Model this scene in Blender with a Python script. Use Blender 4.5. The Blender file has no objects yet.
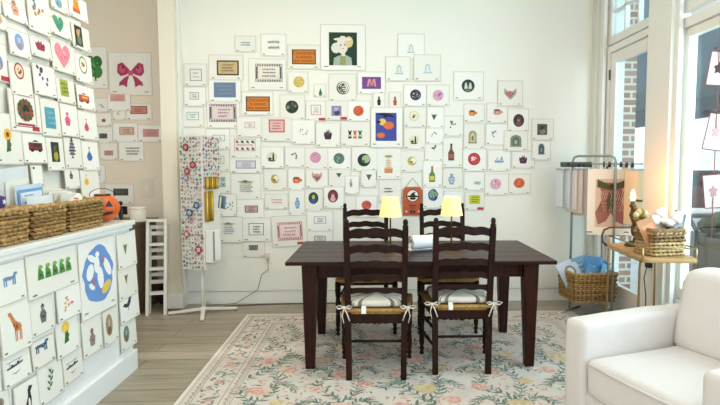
import bpy, bmesh, math, random
from mathutils import Vector, Matrix
C = bpy.context.scene.collection
PI = math.pi
rnd = random.Random(7)
# ------------------------------------------------------------------ camera maths (camera stands at the origin, eye height H)
H = 1.39; F = 520.0; CX = 390.0; CY = 202.5
TH = math.atan(35.5 / 520); PS = math.atan(22 / 520)
def ray(px, py):
    a = (px - CX) / F; b = (CY - py) / F
    x, y, z = a, math.cos(TH) + b * math.sin(TH), -math.sin(TH) + b * math.cos(TH)
    return (x * math.cos(PS) + y * math.sin(PS), -x * math.sin(PS) + y * math.cos(PS), z)
def onY(px, py, Y):
    r = ray(px, py); k = Y / r[1]; return (k * r[0], Y, H + k * r[2])
def onX(px, py, X):
    r = ray(px, py); k = X / r[0]; return (X, k * r[1], H + k * r[2])
# ------------------------------------------------------------------ colours and materials
def lin(h):
    h = h.lstrip('#'); o = []
    for i in (0, 2, 4):
        c = int(h[i:i+2], 16) / 255
        o.append(c / 12.92 if c <= .04045 else ((c + .055) / 1.055) ** 2.4)
    return (*o, 1)
MATS = {}
def mat(hexc, rough=.7, metal=0, noise=0, scale=20, bump=0, bscale=60, key=None, spec=.5, coat=0):
    k = key or (hexc, rough, metal, noise, scale, bump, bscale, spec, coat)
    if k in MATS: return MATS[k]
    m = bpy.data.materials.new('m_' + hexc.strip('#')); m.use_nodes = True
    nt = m.node_tree; b = nt.nodes['Principled BSDF']; c = lin(hexc)
    b.inputs['Base Color'].default_value = c; b.inputs['Roughness'].default_value = rough
    b.inputs['Metallic'].default_value = metal; b.inputs['Specular IOR Level'].default_value = spec
    b.inputs['Coat Weight'].default_value = coat
    tc = nt.nodes.new('ShaderNodeTexCoord')
    if noise:
        n = nt.nodes.new('ShaderNodeTexNoise'); n.inputs['Scale'].default_value = scale; n.inputs['Detail'].default_value = 4
        r = nt.nodes.new('ShaderNodeValToRGB')
        r.color_ramp.elements[0].color = (*[v * (1 - noise) for v in c[:3]], 1); r.color_ramp.elements[1].color = (*[min(1, v * (1 + noise)) for v in c[:3]], 1)
        r.color_ramp.elements[0].position = .3; r.color_ramp.elements[1].position = .7
        nt.links.new(tc.outputs['Object'], n.inputs['Vector']); nt.links.new(n.outputs['Fac'], r.inputs['Fac']); nt.links.new(r.outputs['Color'], b.inputs['Base Color'])
    if bump:
        n = nt.nodes.new('ShaderNodeTexNoise'); n.inputs['Scale'].default_value = bscale
        bp = nt.nodes.new('ShaderNodeBump'); bp.inputs['Strength'].default_value = bump; bp.inputs['Distance'].default_value = .01
        nt.links.new(tc.outputs['Object'], n.inputs['Vector']); nt.links.new(n.outputs['Fac'], bp.inputs['Height']); nt.links.new(bp.outputs['Normal'], b.inputs['Normal'])
    MATS[k] = m; return m
def stretched(hex0, hex1, scl, rough=.45, key='', bump=.15, coat=0, fac=(.35, .7)):
    m = bpy.data.materials.new('m_' + key); m.use_nodes = True; nt = m.node_tree; b = nt.nodes['Principled BSDF']
    b.inputs['Roughness'].default_value = rough; b.inputs['Coat Weight'].default_value = coat; b.inputs['Specular IOR Level'].default_value = .2
    tc = nt.nodes.new('ShaderNodeTexCoord'); mp = nt.nodes.new('ShaderNodeMapping'); mp.inputs['Scale'].default_value = scl
    n = nt.nodes.new('ShaderNodeTexNoise'); n.inputs['Scale'].default_value = 1; n.inputs['Detail'].default_value = 6
    r = nt.nodes.new('ShaderNodeValToRGB'); r.color_ramp.elements[0].color = lin(hex0); r.color_ramp.elements[1].color = lin(hex1)
    r.color_ramp.elements[0].position, r.color_ramp.elements[1].position = fac
    bp = nt.nodes.new('ShaderNodeBump'); bp.inputs['Strength'].default_value = bump; bp.inputs['Distance'].default_value = .004
    L = nt.links.new
    L(tc.outputs['Object'], mp.inputs['Vector']); L(mp.outputs['Vector'], n.inputs['Vector']); L(n.outputs['Fac'], r.inputs['Fac'])
    L(r.outputs['Color'], b.inputs['Base Color']); L(n.outputs['Fac'], bp.inputs['Height']); L(bp.outputs['Normal'], b.inputs['Normal'])
    return m
def emis(hexc, strength, base=None):
    m = bpy.data.materials.new('m_glow'); m.use_nodes = True; b = m.node_tree.nodes['Principled BSDF']
    b.inputs['Base Color'].default_value = lin(base or hexc); b.inputs['Emission Color'].default_value = lin(hexc); b.inputs['Emission Strength'].default_value = strength
    return m
def brickmat(c1, c2, mortar, bw, rh, ms, scale=1, rough=.5, off=.5, vec='Object', rot=(0, 0, 0), grain=0, key='', axes=None, bump=.3):
    m = bpy.data.materials.new('m_' + key); m.use_nodes = True; nt = m.node_tree; b = nt.nodes['Principled BSDF']; L = nt.links.new
    tc = nt.nodes.new('ShaderNodeTexCoord'); mp = nt.nodes.new('ShaderNodeMapping'); mp.inputs['Rotation'].default_value = rot
    src = tc.outputs[vec]
    if axes:
        sp = nt.nodes.new('ShaderNodeSeparateXYZ'); cb = nt.nodes.new('ShaderNodeCombineXYZ'); L(src, sp.inputs[0])
        for i, a in enumerate(axes): L(sp.outputs[a], cb.inputs[i])
        src = cb.outputs[0]
    L(src, mp.inputs['Vector'])
    br = nt.nodes.new('ShaderNodeTexBrick'); br.offset = off
    br.inputs['Color1'].default_value = lin(c1); br.inputs['Color2'].default_value = lin(c2); br.inputs['Mortar'].default_value = lin(mortar)
    br.inputs['Scale'].default_value = scale; br.inputs['Mortar Size'].default_value = ms; br.inputs['Brick Width'].default_value = bw; br.inputs['Row Height'].default_value = rh
    L(mp.outputs['Vector'], br.inputs['Vector'])
    out = br.outputs['Color']
    if grain:
        n = nt.nodes.new('ShaderNodeTexNoise'); m2 = nt.nodes.new('ShaderNodeMapping'); m2.inputs['Scale'].default_value = (1.5, 22, 1)
        L(mp.outputs['Vector'], m2.inputs['Vector']); L(m2.outputs['Vector'], n.inputs['Vector']); n.inputs['Scale'].default_value = 1.6; n.inputs['Detail'].default_value = 7
        mx = nt.nodes.new('ShaderNodeMix'); mx.data_type = 'RGBA'; mx.blend_type = 'MULTIPLY'; mx.inputs['Factor'].default_value = grain
        r = nt.nodes.new('ShaderNodeValToRGB'); r.color_ramp.elements[0].position = .3; r.color_ramp.elements[0].color = (.45, .42, .38, 1); r.color_ramp.elements[1].position = .65
        L(n.outputs['Fac'], r.inputs['Fac']); L(out, mx.inputs[6]); L(r.outputs['Color'], mx.inputs[7]); out = mx.outputs[2]
    L(out, b.inputs['Base Color']); b.inputs['Roughness'].default_value = rough
    bp = nt.nodes.new('ShaderNodeBump'); bp.inputs['Strength'].default_value = bump; bp.inputs['Distance'].default_value = .004; bp.invert = True
    L(br.outputs['Fac'], bp.inputs['Height']); L(bp.outputs['Normal'], b.inputs['Normal'])
    return m
def glassmat(tint='#eef6f8', gloss=.08, key='g'):
    if key in MATS: return MATS[key]
    m = bpy.data.materials.new('m_glass'); m.use_nodes = True; nt = m.node_tree; nt.nodes.remove(nt.nodes['Principled BSDF'])
    t = nt.nodes.new('ShaderNodeBsdfTransparent'); t.inputs[0].default_value = lin(tint); g = nt.nodes.new('ShaderNodeBsdfGlossy'); g.inputs['Roughness'].default_value = .02
    mx = nt.nodes.new('ShaderNodeMixShader'); mx.inputs[0].default_value = gloss
    nt.links.new(t.outputs[0], mx.inputs[1]); nt.links.new(g.outputs[0], mx.inputs[2]); nt.links.new(mx.outputs[0], nt.nodes['Material Output'].inputs[0])
    MATS[key] = m; return m
# ------------------------------------------------------------------ mesh builder
class MB:
    def __init__(s): s.v = []; s.f = []; s.m = []; s.mats = []; s.T = None
    def mi(s, m):
        if m not in s.mats: s.mats.append(m)
        return s.mats.index(m)
    def add(s, vs, fs, m):
        o = len(s.v); i = s.mi(m)
        for v in vs:
            v = Vector(v); s.v.append(tuple(s.T @ v) if s.T else tuple(v))
        for f in fs: s.f.append([a + o for a in f]); s.m.append(i)
        return s
    def box(s, a, b, m):
        x0, y0, z0 = a; x1, y1, z1 = b
        return s.add([(x0,y0,z0),(x1,y0,z0),(x1,y1,z0),(x0,y1,z0),(x0,y0,z1),(x1,y0,z1),(x1,y1,z1),(x0,y1,z1)],
                     [(0,3,2,1),(4,5,6,7),(0,1,5,4),(1,2,6,5),(2,3,7,6),(3,0,4,7)], m)
    def cbox(s, c, d, m): return s.box([c[i] - d[i] / 2 for i in range(3)], [c[i] + d[i] / 2 for i in range(3)], m)
    def hull8(s, b, t, m):   # bottom four, top four points
        return s.add(list(b) + list(t), [(0,3,2,1),(4,5,6,7),(0,1,5,4),(1,2,6,5),(2,3,7,6),(3,0,4,7)], m)
    def taper(s, c0, d0, c1, d1, m):  # square bar from c0 to c1
        q = lambda c, d: [(c[0]-d[0]/2, c[1]-d[1]/2, c[2]), (c[0]+d[0]/2, c[1]-d[1]/2, c[2]), (c[0]+d[0]/2, c[1]+d[1]/2, c[2]), (c[0]-d[0]/2, c[1]+d[1]/2, c[2])]
        return s.hull8(q(c0, d0), q(c1, d1), m)
    def tube(s, pts, r, m, n=8, closed=False, flat=1.0):
        pts = [Vector(p) for p in pts]; N = len(pts); rr = r if isinstance(r, (list, tuple)) else [r] * N
        vs = []; up = None
        for i, p in enumerate(pts):
            if closed: d = pts[(i+1) % N] - pts[i-1]
            else: d = pts[min(i+1, N-1)] - pts[max(i-1, 0)]
            d.normalize()
            if up is None:
                up = Vector((0, 0, 1)) if abs(d.z) < .9 else Vector((1, 0, 0))
            sd = d.cross(up)
            if sd.length < 1e-4: sd = d.orthogonal()
            sd.normalize(); up = sd.cross(d).normalized()
            for k in range(n):
                a = 2 * PI * k / n; vs.append(p + sd * math.cos(a) * rr[i] + up * math.sin(a) * rr[i] * flat)
        fs = []
        for i in range(N if closed else N - 1):
            j = (i + 1) % N
            for k in range(n): fs.append((i*n+k, i*n+(k+1) % n, j*n+(k+1) % n, j*n+k))
        if not closed: fs += [tuple(reversed(range(n))), tuple(range((N-1)*n, N*n))]
        return s.add(vs, fs, m)
    def lathe(s, prof, m, n=20, c=(0, 0, 0), cap=True):
        vs = []; fs = []
        for r, z in prof:
            for k in range(n):
                a = 2*PI*k/n; vs.append((c[0]+r*math.cos(a), c[1]+r*math.sin(a), c[2]+z))
        for i in range(len(prof)-1):
            for k in range(n): fs.append((i*n+k, i*n+(k+1) % n, (i+1)*n+(k+1) % n, (i+1)*n+k))
        if cap: fs += [tuple(reversed(range(n))), tuple(range((len(prof)-1)*n, len(prof)*n))]
        return s.add(vs, fs, m)
    def ell(s, c, r, m, n=14, k=8, fn=None):
        vs = []; fs = []
        for i in range(k+1):
            ph = PI*i/k
            for j in range(n):
                a = 2*PI*j/n; q = (math.sin(ph)*math.cos(a), math.sin(ph)*math.sin(a), -math.cos(ph)); g = fn(q) if fn else 1
                vs.append((c[0]+r[0]*q[0]*g, c[1]+r[1]*q[1]*g, c[2]+r[2]*q[2]*g))
        for i in range(k):
            for j in range(n): fs.append((i*n+j, i*n+(j+1) % n, (i+1)*n+(j+1) % n, (i+1)*n+j))
        return s.add(vs, fs, m)
    def prism(s, pts, z0, z1, m):   # polygon in xy
        n = len(pts)
        return s.add([(x, y, z0) for x, y in pts] + [(x, y, z1) for x, y in pts],
                     [tuple(reversed(range(n))), tuple(range(n, 2*n))] + [(i, (i+1) % n, n+(i+1) % n, n+i) for i in range(n)], m)
    def poly(s, pts, m): return s.add(pts, [tuple(range(len(pts)))], m)
    def build(s, name, parent=None, smooth=False, bevel=0, seg=2, sub=0):
        me = bpy.data.meshes.new(name); me.from_pydata(s.v, [], s.f)
        for m in s.mats: me.materials.append(m)
        for p, i in zip(me.polygons, s.m): p.material_index = i; p.use_smooth = smooth
        me.update(); o = bpy.data.objects.new(name, me); C.objects.link(o)
        if parent: o.parent = parent
        if bevel:
            b = o.modifiers.new('b', 'BEVEL'); b.width = bevel; b.segments = seg; b.limit_method = 'ANGLE'; b.angle_limit = math.radians(35)
        if sub:
            u = o.modifiers.new('s', 'SUBSURF'); u.levels = u.render_levels = sub
        return o
def rbox(mb, a, b, m, r=.03, n=4):    # box with rounded vertical corners
    x0, y0, z0 = a; x1, y1, z1 = b; pts = []
    for cx, cy, s in ((x1-r, y1-r, 0), (x0+r, y1-r, 1), (x0+r, y0+r, 2), (x1-r, y0+r, 3)):
        for k in range(n+1):
            t = (s + k/n) * PI/2; pts.append((cx + r*math.cos(t), cy + r*math.sin(t)))
    return mb.prism(pts, z0, z1, m)
def thing(name, label, cat, loc=(0, 0, 0), rz=0, group=None):
    o = bpy.data.objects.new(name, None); C.objects.link(o); o.location = loc; o.rotation_euler = (0, 0, rz)
    o['label'] = label; o['category'] = cat
    if group: o['group'] = group
    return o
def tag(o, label, cat, group=None):
    o['label'] = label; o['category'] = cat
    if group: o['group'] = group
    return o
def struct(mb, name, **k):
    o = mb.build(name, **k); o['kind'] = 'structure'; return o
def dup(root, loc, rz, label=None):
    r = root.copy(); C.objects.link(r); r.location = loc; r.rotation_euler = (0, 0, rz)
    if label: r['label'] = label
    for ch in list(root.children):
        c = ch.copy(); C.objects.link(c); c.parent = r
        for g in ch.children:
            d = g.copy(); C.objects.link(d); d.parent = c
    return r
def textmesh(mb, s, size, cx, cz, y, m):
    cu = bpy.data.curves.new('t', 'FONT'); cu.body = s; cu.size = size; cu.align_x = 'CENTER'; cu.align_y = 'CENTER'
    o = bpy.data.objects.new('t', cu); me = bpy.data.meshes.new_from_object(o)
    mb.add([(cx + v.co.x, y, cz + v.co.y) for v in me.vertices], [tuple(p.vertices) for p in me.polygons], m)
    bpy.data.objects.remove(o); bpy.data.curves.remove(cu)
# ================================================================== THE SETTING
WALL_Y = 5.29; WALL_X = 2.35; LEFT_X = -1.97; CEIL = 3.35
wallm = mat('#edece3', .85, noise=.012, scale=1.5)
trimm = mat('#eeede7', .5)
alcm = mat('#e6dac8', .85)
floorm = brickmat('#b3a896', '#a59985', '#7f7566', 1.6, .17, .004, rough=.42, grain=.55, key='oak', bump=.25)
struct(MB().box((-4.2, -1.5, -.1), (WALL_X + .12, 6.2, 0), floorm), 'floor')
struct(MB().box((-4.2, -1.5, CEIL), (WALL_X + .2, 6.2, CEIL + .1), mat('#f1efe6', .9)), 'ceiling')
struct(MB().box((-1.87, WALL_Y, 0), (WALL_X + .2, WALL_Y + .15, CEIL), wallm), 'wall_back')
struct(MB().box((-1.99, 5.13, 0), (-1.845, WALL_Y + .15, CEIL), mat('#e9e2d0', .8)).box((-1.845, 5.2, 0), (-1.825, WALL_Y, CEIL), trimm), 'pillar', bevel=.004)
struct(MB().box((-2.003, 5.112, 0), (-1.82, 5.28, .14), trimm), 'trim_1', bevel=.004)
struct(MB().box((-1.84, WALL_Y - .016, 0), (WALL_X, WALL_Y, .125), trimm).box((-1.84, WALL_Y - .02, .112), (WALL_X, WALL_Y, .125), trimm), 'baseboard_back')
AL_Y = 5.62
struct(MB().box((-4.2, AL_Y, 0), (-1.87, AL_Y + .1, CEIL), alcm), 'wall_alcove')
struct(MB().box((-4.1, AL_Y - .015, 0), (-1.99, AL_Y, .125), mat('#e4dccb', .5)), 'baseboard_alcove')
struct(MB().box((-4.2, 3.8, 0), (-4.1, AL_Y, CEIL), alcm), 'wall_far_left')
struct(MB().box((LEFT_X - .12, -1.5, 0), (LEFT_X, 3.74, CEIL), wallm), 'wall_left', bevel=.004)
# right wall: door near the corner, post, tall window
RW = mat('#efeee9', .6)
DY0, DY1 = 4.36, 5.06          # door leaf
D_TOP = 2.50
rw = MB()
rw.box((WALL_X, 5.14, 0), (WALL_X + .13, WALL_Y, CEIL), RW)
rw.box((WALL_X, -1.5, 3.22), (WALL_X + .13, 5.14, CEIL), RW)
rw.box((WALL_X, 3.97, 0), (WALL_X + .13, 4.24, 3.22), RW)
rw.box((WALL_X, -1.5, 0), (WALL_X + .13, 1.1, 3.22), RW)
struct(rw, 'wall_right')
struct(MB().box((2.285, 3.90, 0), (WALL_X, 4.23, 3.22), trimm).box((2.315, 4.23, 0), (WALL_X, 4.29, 3.22), trimm).box((2.315, 3.85, 0), (WALL_X, 3.90, 3.22), trimm), 'pillar.001', bevel=.006)
struct(MB().box((2.315, 5.11, 0), (WALL_X, 5.2, 3.22), trimm).box((2.28, 5.2, 0), (WALL_X, WALL_Y, 3.22), mat('#dfe0d6', .6)), 'trim_2', bevel=.004)
def frame_rect(mb, X0, X1, y0, y1, z0, z1, w, m, wb=None):
    wb = wb or w
    mb.box((X0, y0, z0), (X1, y0 + w, z1), m).box((X0, y1 - w, z0), (X1, y1, z1), m)
    mb.box((X0, y0 + w, z1 - w), (X1, y1 - w, z1), m).box((X0, y0 + w, z0), (X1, y1 - w, z0 + wb), m)
fm = mat('#efeee9', .45)
# door jamb frame and the leaf
jm = MB(); frame_rect(jm, 2.36, 2.485, 4.24, 5.14, 0, 2.56, .06, fm, .02)
dr = struct(MB().box((0, 0, 0), (.001, .001, .001), fm) if False else jm, 'trim_3', bevel=.004)
lf = MB(); frame_rect(lf, 2.38, 2.43, 4.305, 5.075, .02, 2.495, .105, fm, .24)
door = struct(lf, 'door_1', bevel=.004)
MB().box((2.4, 4.4, .25), (2.408, 4.98, 2.40), glassmat()).build('glass_pane', door)
for z in (.35, 1.3, 2.24): MB().tube([(2.372, 5.085, z), (2.372, 5.085, z + .1)], .011, mat('#5c5a52', .35, .9), 8).build('hinge', door)
hd = MB().box((2.365, 4.33, .98), (2.38, 4.37, 1.18), mat('#8a8576', .3, .9)).tube([(2.38, 4.35, 1.1), (2.33, 4.35, 1.1), (2.33, 4.45, 1.1)], .009, mat('#8a8576', .3, .9)).build('door_handle', door)
# transom above the door
tf = MB(); frame_rect(tf, 2.37, 2.44, 4.25, 5.14, 2.58, 3.2, .075, fm)
tr = struct(tf, 'window_1', bevel=.004)
MB().box((2.395, 4.33, 2.66), (2.42, 5.06, 3.12), glassmat()).build('glass_pane', tr)
mm = MB().box((2.385, 4.58, 2.65), (2.43, 4.6, 3.13), fm).box((2.385, 4.82, 2.65), (2.43, 4.84, 3.13), fm).box((2.385, 4.32, 2.88), (2.43, 5.07, 2.9), fm).build('muntin', tr)
# tall window beyond the post, with a low sill
wf = MB(); frame_rect(wf, 2.36, 2.485, 1.2, 3.96, .30, 2.5, .075, fm)
w2 = struct(wf, 'window_2', bevel=.004)
sf = MB(); frame_rect(sf, 2.385, 2.44, 2.55, 3.90, .38, 2.42, .065, mat('#efece2', .4), .085); sf.build('sash', w2, bevel=.003)
sf = MB(); frame_rect(sf, 2.385, 2.44, 1.28, 2.53, .38, 2.42, .065, mat('#efece2', .4), .085); sf.build('sash', w2, bevel=.003)
MB().box((2.405, 2.61, .45), (2.412, 3.84, 2.36), glassmat()).build('glass_pane', w2)
MB().box((2.405, 1.34, .45), (2.412, 2.48, 2.36), glassmat()).build('glass_pane', w2)
tf = MB(); frame_rect(tf, 2.37, 2.46, 1.2, 3.9, 2.54, 3.2, .08, fm)
tr = struct(tf, 'window_3', bevel=.004)
MB().box((2.4, 1.28, 2.62), (2.408, 3.82, 3.12), glassmat()).build('glass_pane', tr)
MB().box((2.385, 3.2, 2.61), (2.43, 3.225, 3.13), fm).box((2.385, 2.55, 2.61), (2.43, 2.575, 3.13), fm).build('muntin', tr)
struct(MB().box((WALL_X, 1.1, 0), (WALL_X + .2, 3.95, .3), RW), 'wall_under_window')
struct(MB().box((2.30, 1.1, .3), (2.5, 3.94, .335), trimm), 'trim_4', bevel=.004)
struct(MB().box((2.33, -1.5, 0), (WALL_X, 3.95, .12), trimm), 'baseboard_right')
# outlets and wall plates
def outlet(loc, rz, label, w=.075, h=.12, col='#efece2', dev=None):
    t = thing('wall_outlet', label, 'outlet', loc, rz)
    MB().box((-w/2, -.006, -h/2), (w/2, 0, h/2), mat(col, .4)).build('cover_plate', t, bevel=.002)
    s = MB()
    for z in (-.028, .028): s.cbox((0, -.007, z), (.035, .004, .03), mat('#d8d3c6' if not dev else dev, .4)).cbox((-.006, -.0095, z), (.003, .002, .012), mat('#444038')).cbox((.006, -.0095, z), (.003, .002, .012), mat('#444038'))
    s.build('socket', t)
    return t
x, y, z = onY(147, 188, AL_Y)
t = thing('switch_plate', 'blank ivory cover plate on the dim alcove wall beside the pillar', 'switch plate', (x, AL_Y, z))
MB().box((-.07, -.006, -.1), (.07, 0, .1), mat('#ddd3bf', .5)).build('cover_plate', t, bevel=.003)
MB().box((-.02, -.011, -.035), (.02, -.006, .035), mat('#e6ddcb', .4)).build('rocker', t, bevel=.002)
x, y, z = onY(268, 257, WALL_Y)
t = outlet((x, WALL_Y, z), 0, 'white wall outlet with a pale charger, lamp cord running down to the floor', .08, .12)
MB().cbox((.0, -.02, .02), (.04, .03, .045), mat('#e9cfc4', .5)).build('charger', t, bevel=.004)
t = outlet((2.285, 4.06, .63), -PI/2, 'white outlet low on the post between door and window', .075, .12)
MB().cbox((0, -.025, -.02), (.05, .04, .06), mat('#1c1a18', .5)).build('charger', t, bevel=.004)
dk = mat('#6f675a', .5)
c = MB().tube([(x, 5.262, z - .03), (x + .01, 5.25, z - .12), (x - .06, 5.25, .3), (x - .1, 5.25, .15), (x - .32, 5.24, .014), (x - .5, 5.2, .008), (x - .62, 5.12, .006), (x - .75, 5.05, .006)], .0035, dk, 6).build('lamp_cord', smooth=True)
tag(c, 'thin grey cord dropping from the wall outlet and trailing along the floor', 'cord')
c = MB().tube([(-1.95, 5.06, .006), (-1.7, 5.03, .006), (-1.4, 5.17, .006), (-1.0, 5.23, .006), (-.6, 5.24, .006), (.4, 5.24, .006)], .006, mat('#4a453d', .5), 6).build('floor_cable', smooth=True)
tag(c, 'dark cable lying on the floor along the back wall baseboard', 'cable')
c = MB().tube([(2.25, 4.06, .6), (2.22, 4.05, .5), (2.23, 4.03, .35), (2.2, 3.98, .1), (2.16, 3.9, .008), (2.1, 3.8, .008)], .004, mat('#2a2622', .5), 6).build('power_cord', smooth=True)
tag(c, 'black cord hanging from the outlet on the post by the window', 'cord')
# ------------------------------------------------------------------ outside
struct(MB().box((2.6, -6, -.3), (30, 40, -.12), mat('#cfcdc6', .9, noise=.1, scale=2)), 'exterior_pavement')
bk = brickmat('#b28d78', '#9c7766', '#d9d2c6', .22, .075, .012, rough=.85, key='brick', axes=(0, 2, 1))
o = MB().box((2.66, 5.38, -.2), (2.80, 5.7, 5), bk).box((2.50, 5.36, -.2), (2.66, 5.7, 5), mat('#f3efe3', .6)).build('brick_pier'); o['kind'] = 'structure'
# dark awning over the pavement and the building across the street
aw = thing('awning', 'dark slate awning seen outside through the door and window panes', 'awning', (0, 0, 0))
MB().hull8([(5.0, 2.0, 2.5), (6.6, 2.0, 2.35), (6.6, 14, 2.35), (5.0, 14, 2.5)], [(5.0, 2.0, 6.2), (6.6, 2.0, 6.2), (6.6, 14, 6.2), (5.0, 14, 6.2)], mat('#4b5a66', .8, noise=.25, scale=.7)).build('awning_cover', aw)
MB().box((4.97, 2.0, 2.42), (5.0, 14, 2.75), mat('#3e4a50', .8, noise=.2, scale=2)).build('valance', aw)
bd = thing('building', 'pale building across the street beyond the right-hand window', 'building', (0, 0, 0))
MB().box((13, -4, -.2), (15, 34, 3.6), mat('#f4f6f7', .9)).build('wall', bd)
g = MB()
for i in range(9): g.box((12.96, -2 + i * 4, .5), (13, .2 + i * 4, 2.6), mat('#e6edf1', .5))
g.build('window', bd)
cr = thing('parked_car', 'dark red parked car outside beyond the right-hand window', 'car', (10.4, 15.6, -.12), -.2)
b = MB(); prof = [(-2.1, .3), (2.1, .3), (2.15, .75), (1.3, .95), (.7, 1.4), (-1.1, 1.42), (-1.7, .98), (-2.15, .85)]
n = len(prof); b.add([(x, -.85, z) for x, z in prof] + [(x, .85, z) for x, z in prof], [tuple(range(n)), tuple(reversed(range(n, 2*n)))] + [(i, n+i, n+(i+1) % n, (i+1) % n) for i in range(n)], mat('#5a2a26', .3, .2, coat=.5))
b.build('body', cr, bevel=.05)
MB().hull8([(-1.0, -.87, .95), (.95, -.87, .95), (.95, -.86, .96), (-1.0, -.86, .96)], [(-.9, -.87, 1.32), (.6, -.87, 1.32), (.6, -.86, 1.32), (-.9, -.86, 1.32)], mat('#20262a', .1)).build('side_window', cr)
for sx in (-1.35, 1.35):
    for sy in (-.86, .86): MB().tube([(sx, sy - .1, .32), (sx, sy + .1, .32)], .32, mat('#1a1a1a', .8), 20).build('wheel', cr)
pl = thing('planter_box', 'dark planter box with low shrubs outside beyond the window', 'planter', (5.6, 6.3, -.3), .1)
MB().box((-1.0, -2.4, 0), (.4, 1.2, .75), mat('#4d463c', .8, noise=.3, scale=4)).build('box', pl, bevel=.02)
sh = MB()
for k in range(60): sh.ell((rnd.uniform(-.9, .3), rnd.uniform(-2.3, 1.1), .8 + rnd.uniform(-.05, .18)), (.16, .16, .12), mat(rnd.choice(['#3d4230', '#4d5138', '#5b5644']), .9), 7, 5)
sh.build('shrubs', pl)['kind'] = 'stuff'
# ================================================================== PAINTED CANVASES
EDGE = mat('#cdc8ba', .8); PAPER = [mat('#ecebe4', .85), mat('#e9e7df', .85), mat('#efeee9', .85)]
def ink(h): return mat(h, .8)
def star(n, r0, r1, a0=PI/2, cx=0, cy=0): return [(cx + (r0 if i % 2 == 0 else r1) * math.cos(a0 + PI*i/n), cy + (r0 if i % 2 == 0 else r1) * math.sin(a0 + PI*i/n)) for i in range(2*n)]
def ring(cx, cy, rx, ry, n=20, a=0):
    return [(cx + rx*math.cos(2*PI*k/n)*math.cos(a) - ry*math.sin(2*PI*k/n)*math.sin(a), cy + rx*math.cos(2*PI*k/n)*math.sin(a) + ry*math.sin(2*PI*k/n)*math.cos(a)) for k in range(n)]
class Draw:
    def __init__(s, cx, cz, w, h, slope, r):
        s.mb = MB(); s.cx = cx; s.cz = cz; s.w = w/2; s.h = h/2; s.k = 0; s.slope = slope; s.r = r
    def y(s, z): s_ = -.0042 - .00025 * s.k; return s_ + s.slope(z)
    def P(s, pts, col):
        s.k += 1
        vs = [(s.cx + x*s.w, 0, s.cz + z*s.h) for x, z in pts]
        s.mb.poly([(x, s.y(z), z) for x, _, z in vs], ink(col)); return s
    def E(s, x, z, rx, rz, col, a=0): return s.P(ring(x, z, rx, rz, 18, a), col)
    def R(s, x, z, w, h, col): return s.P([(x-w/2, z-h/2), (x+w/2, z-h/2), (x+w/2, z+h/2), (x-w/2, z+h/2)], col)
    def O(s, col, t=.12, m=1.0):        # outline rectangle
        a = s.w / s.h; tx = t / max(a, .3)
        s.R(0, m - t/2, 2*m, t, col); s.R(0, -m + t/2, 2*m, t, col); s.R(-m + tx/2, 0, tx, 2*m, col); s.R(m - tx/2, 0, tx, 2*m, col); return s
    def S(s, col, n=2, m=.7, hh=None, seed=0):   # rows of needlepoint squiggles
        r = s.r
        for i in range(n):
            z = m * (1 - 2*(i + .5)/n); x = -m + r.uniform(0, .25); end = m - r.uniform(0, .25); H_ = hh or 1.0*m/n
            while x < end:
                w = r.uniform(.05, .12); s.R(x + w/2, z + r.uniform(-.15, .15)*H_, w*.75, H_*r.uniform(.5, 1), col); x += w
        return s
    def B(s, cols, n, m=.8, r0=.1, r1=.3):       # blotches
        r = s.r
        for i in range(n):
            a = r.uniform(0, 2*PI); d = m * math.sqrt(r.random()) * .8
            s.E(d*math.cos(a), d*math.sin(a), r.uniform(r0, r1), r.uniform(r0, r1)*.8, cols[i % len(cols)], r.uniform(0, 3))
        return s
def K_disc(d, c): d.E(0, 0, 1, 1, c[0]); d.B(c[1:] or c, 6); d.B([c[0], c[-1], c[1]], 8, .9, .05, .13)
def K_oval(d, c): d.E(0, 0, 1, 1, c[0]); d.E(0, -.45, .5, .4, c[1]); d.E(0, .15, .28, .32, c[2 if len(c) > 2 else 1]); d.E(0, .33, .3, .18, c[-1])
def K_ringo(d, c): d.E(0, 0, 1, 1, c[0]); d.E(0, 0, .8, .8, c[1]); d.B(c[2:], 5, .5)
def K_ghosts(d, c):
    d.E(0, 0, 1, 1, c[0])
    for x in (-.33, .33): d.P([(x-.28, -.5), (x-.14, -.4), (x, -.55), (x+.14, -.4), (x+.28, -.5), (x+.17, .3), (x, .58), (x-.17, .3)], c[1])
    d.E(0, -.75, .5, .14, c[2])
def K_frame(d, c): d.R(0, 0, 2, 2, c[1]); d.O(c[0], .2); d.S(c[2], 3, .62)
def K_box(d, c): d.O(c[0], .13); d.S(c[1], 2, .6)
def K_box3(d, c): d.O(c[0], .1); d.S(c[1], 3, .62)
def K_text(d, c): d.S(c[0], int(c[1]) if len(c) > 1 and len(c[1]) == 1 else 1, .95)
def K_dash(d, c):
    a = d.w/d.h; d.R(0, 0, 2, 2, c[0]); d.R(0, 0, 2 - .1/a, 1.9, c[1])
    n = 10; m = max(3, round(n/a))
    for i in range(n):
        x = -.9 + 1.8*(i+.5)/n
        for z, q in ((.8, 1), (-.8, -1)): d.P([(x-.07, z+.1*q), (x+.07, z+.1*q), (x, z-.13*q)][::q], c[0])
    for i in range(m):
        z = -.66 + 1.32*(i+.5)/m
        for x, q in ((-.88, 1), (.88, -1)): d.P([(x-.05*q, z-.13), (x+.09*q, z), (x-.05*q, z+.13)][::q], c[0])
    d.R(0, 0, 1.5, 1.3, c[3] if len(c) > 3 else c[1]); d.S(c[2], 3, .55)
def K_champ(d, c):
    d.R(0, 0, 2, 2, c[0]); d.R(0, 0, 1.8, 1.72, c[1]); d.k += 1
    for i, t in enumerate(('Champagne', 'is always', 'the answer')):
        z = d.cz + (.52 - .52*i) * d.h; textmesh(d.mb, t, d.h*.62, d.cx, z, d.y(z), ink(c[2]))
def K_rect(d, c): d.R(0, 0, 2, 2, c[0]); d.S(c[1], 3, .75) if len(c) > 1 else None
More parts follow.
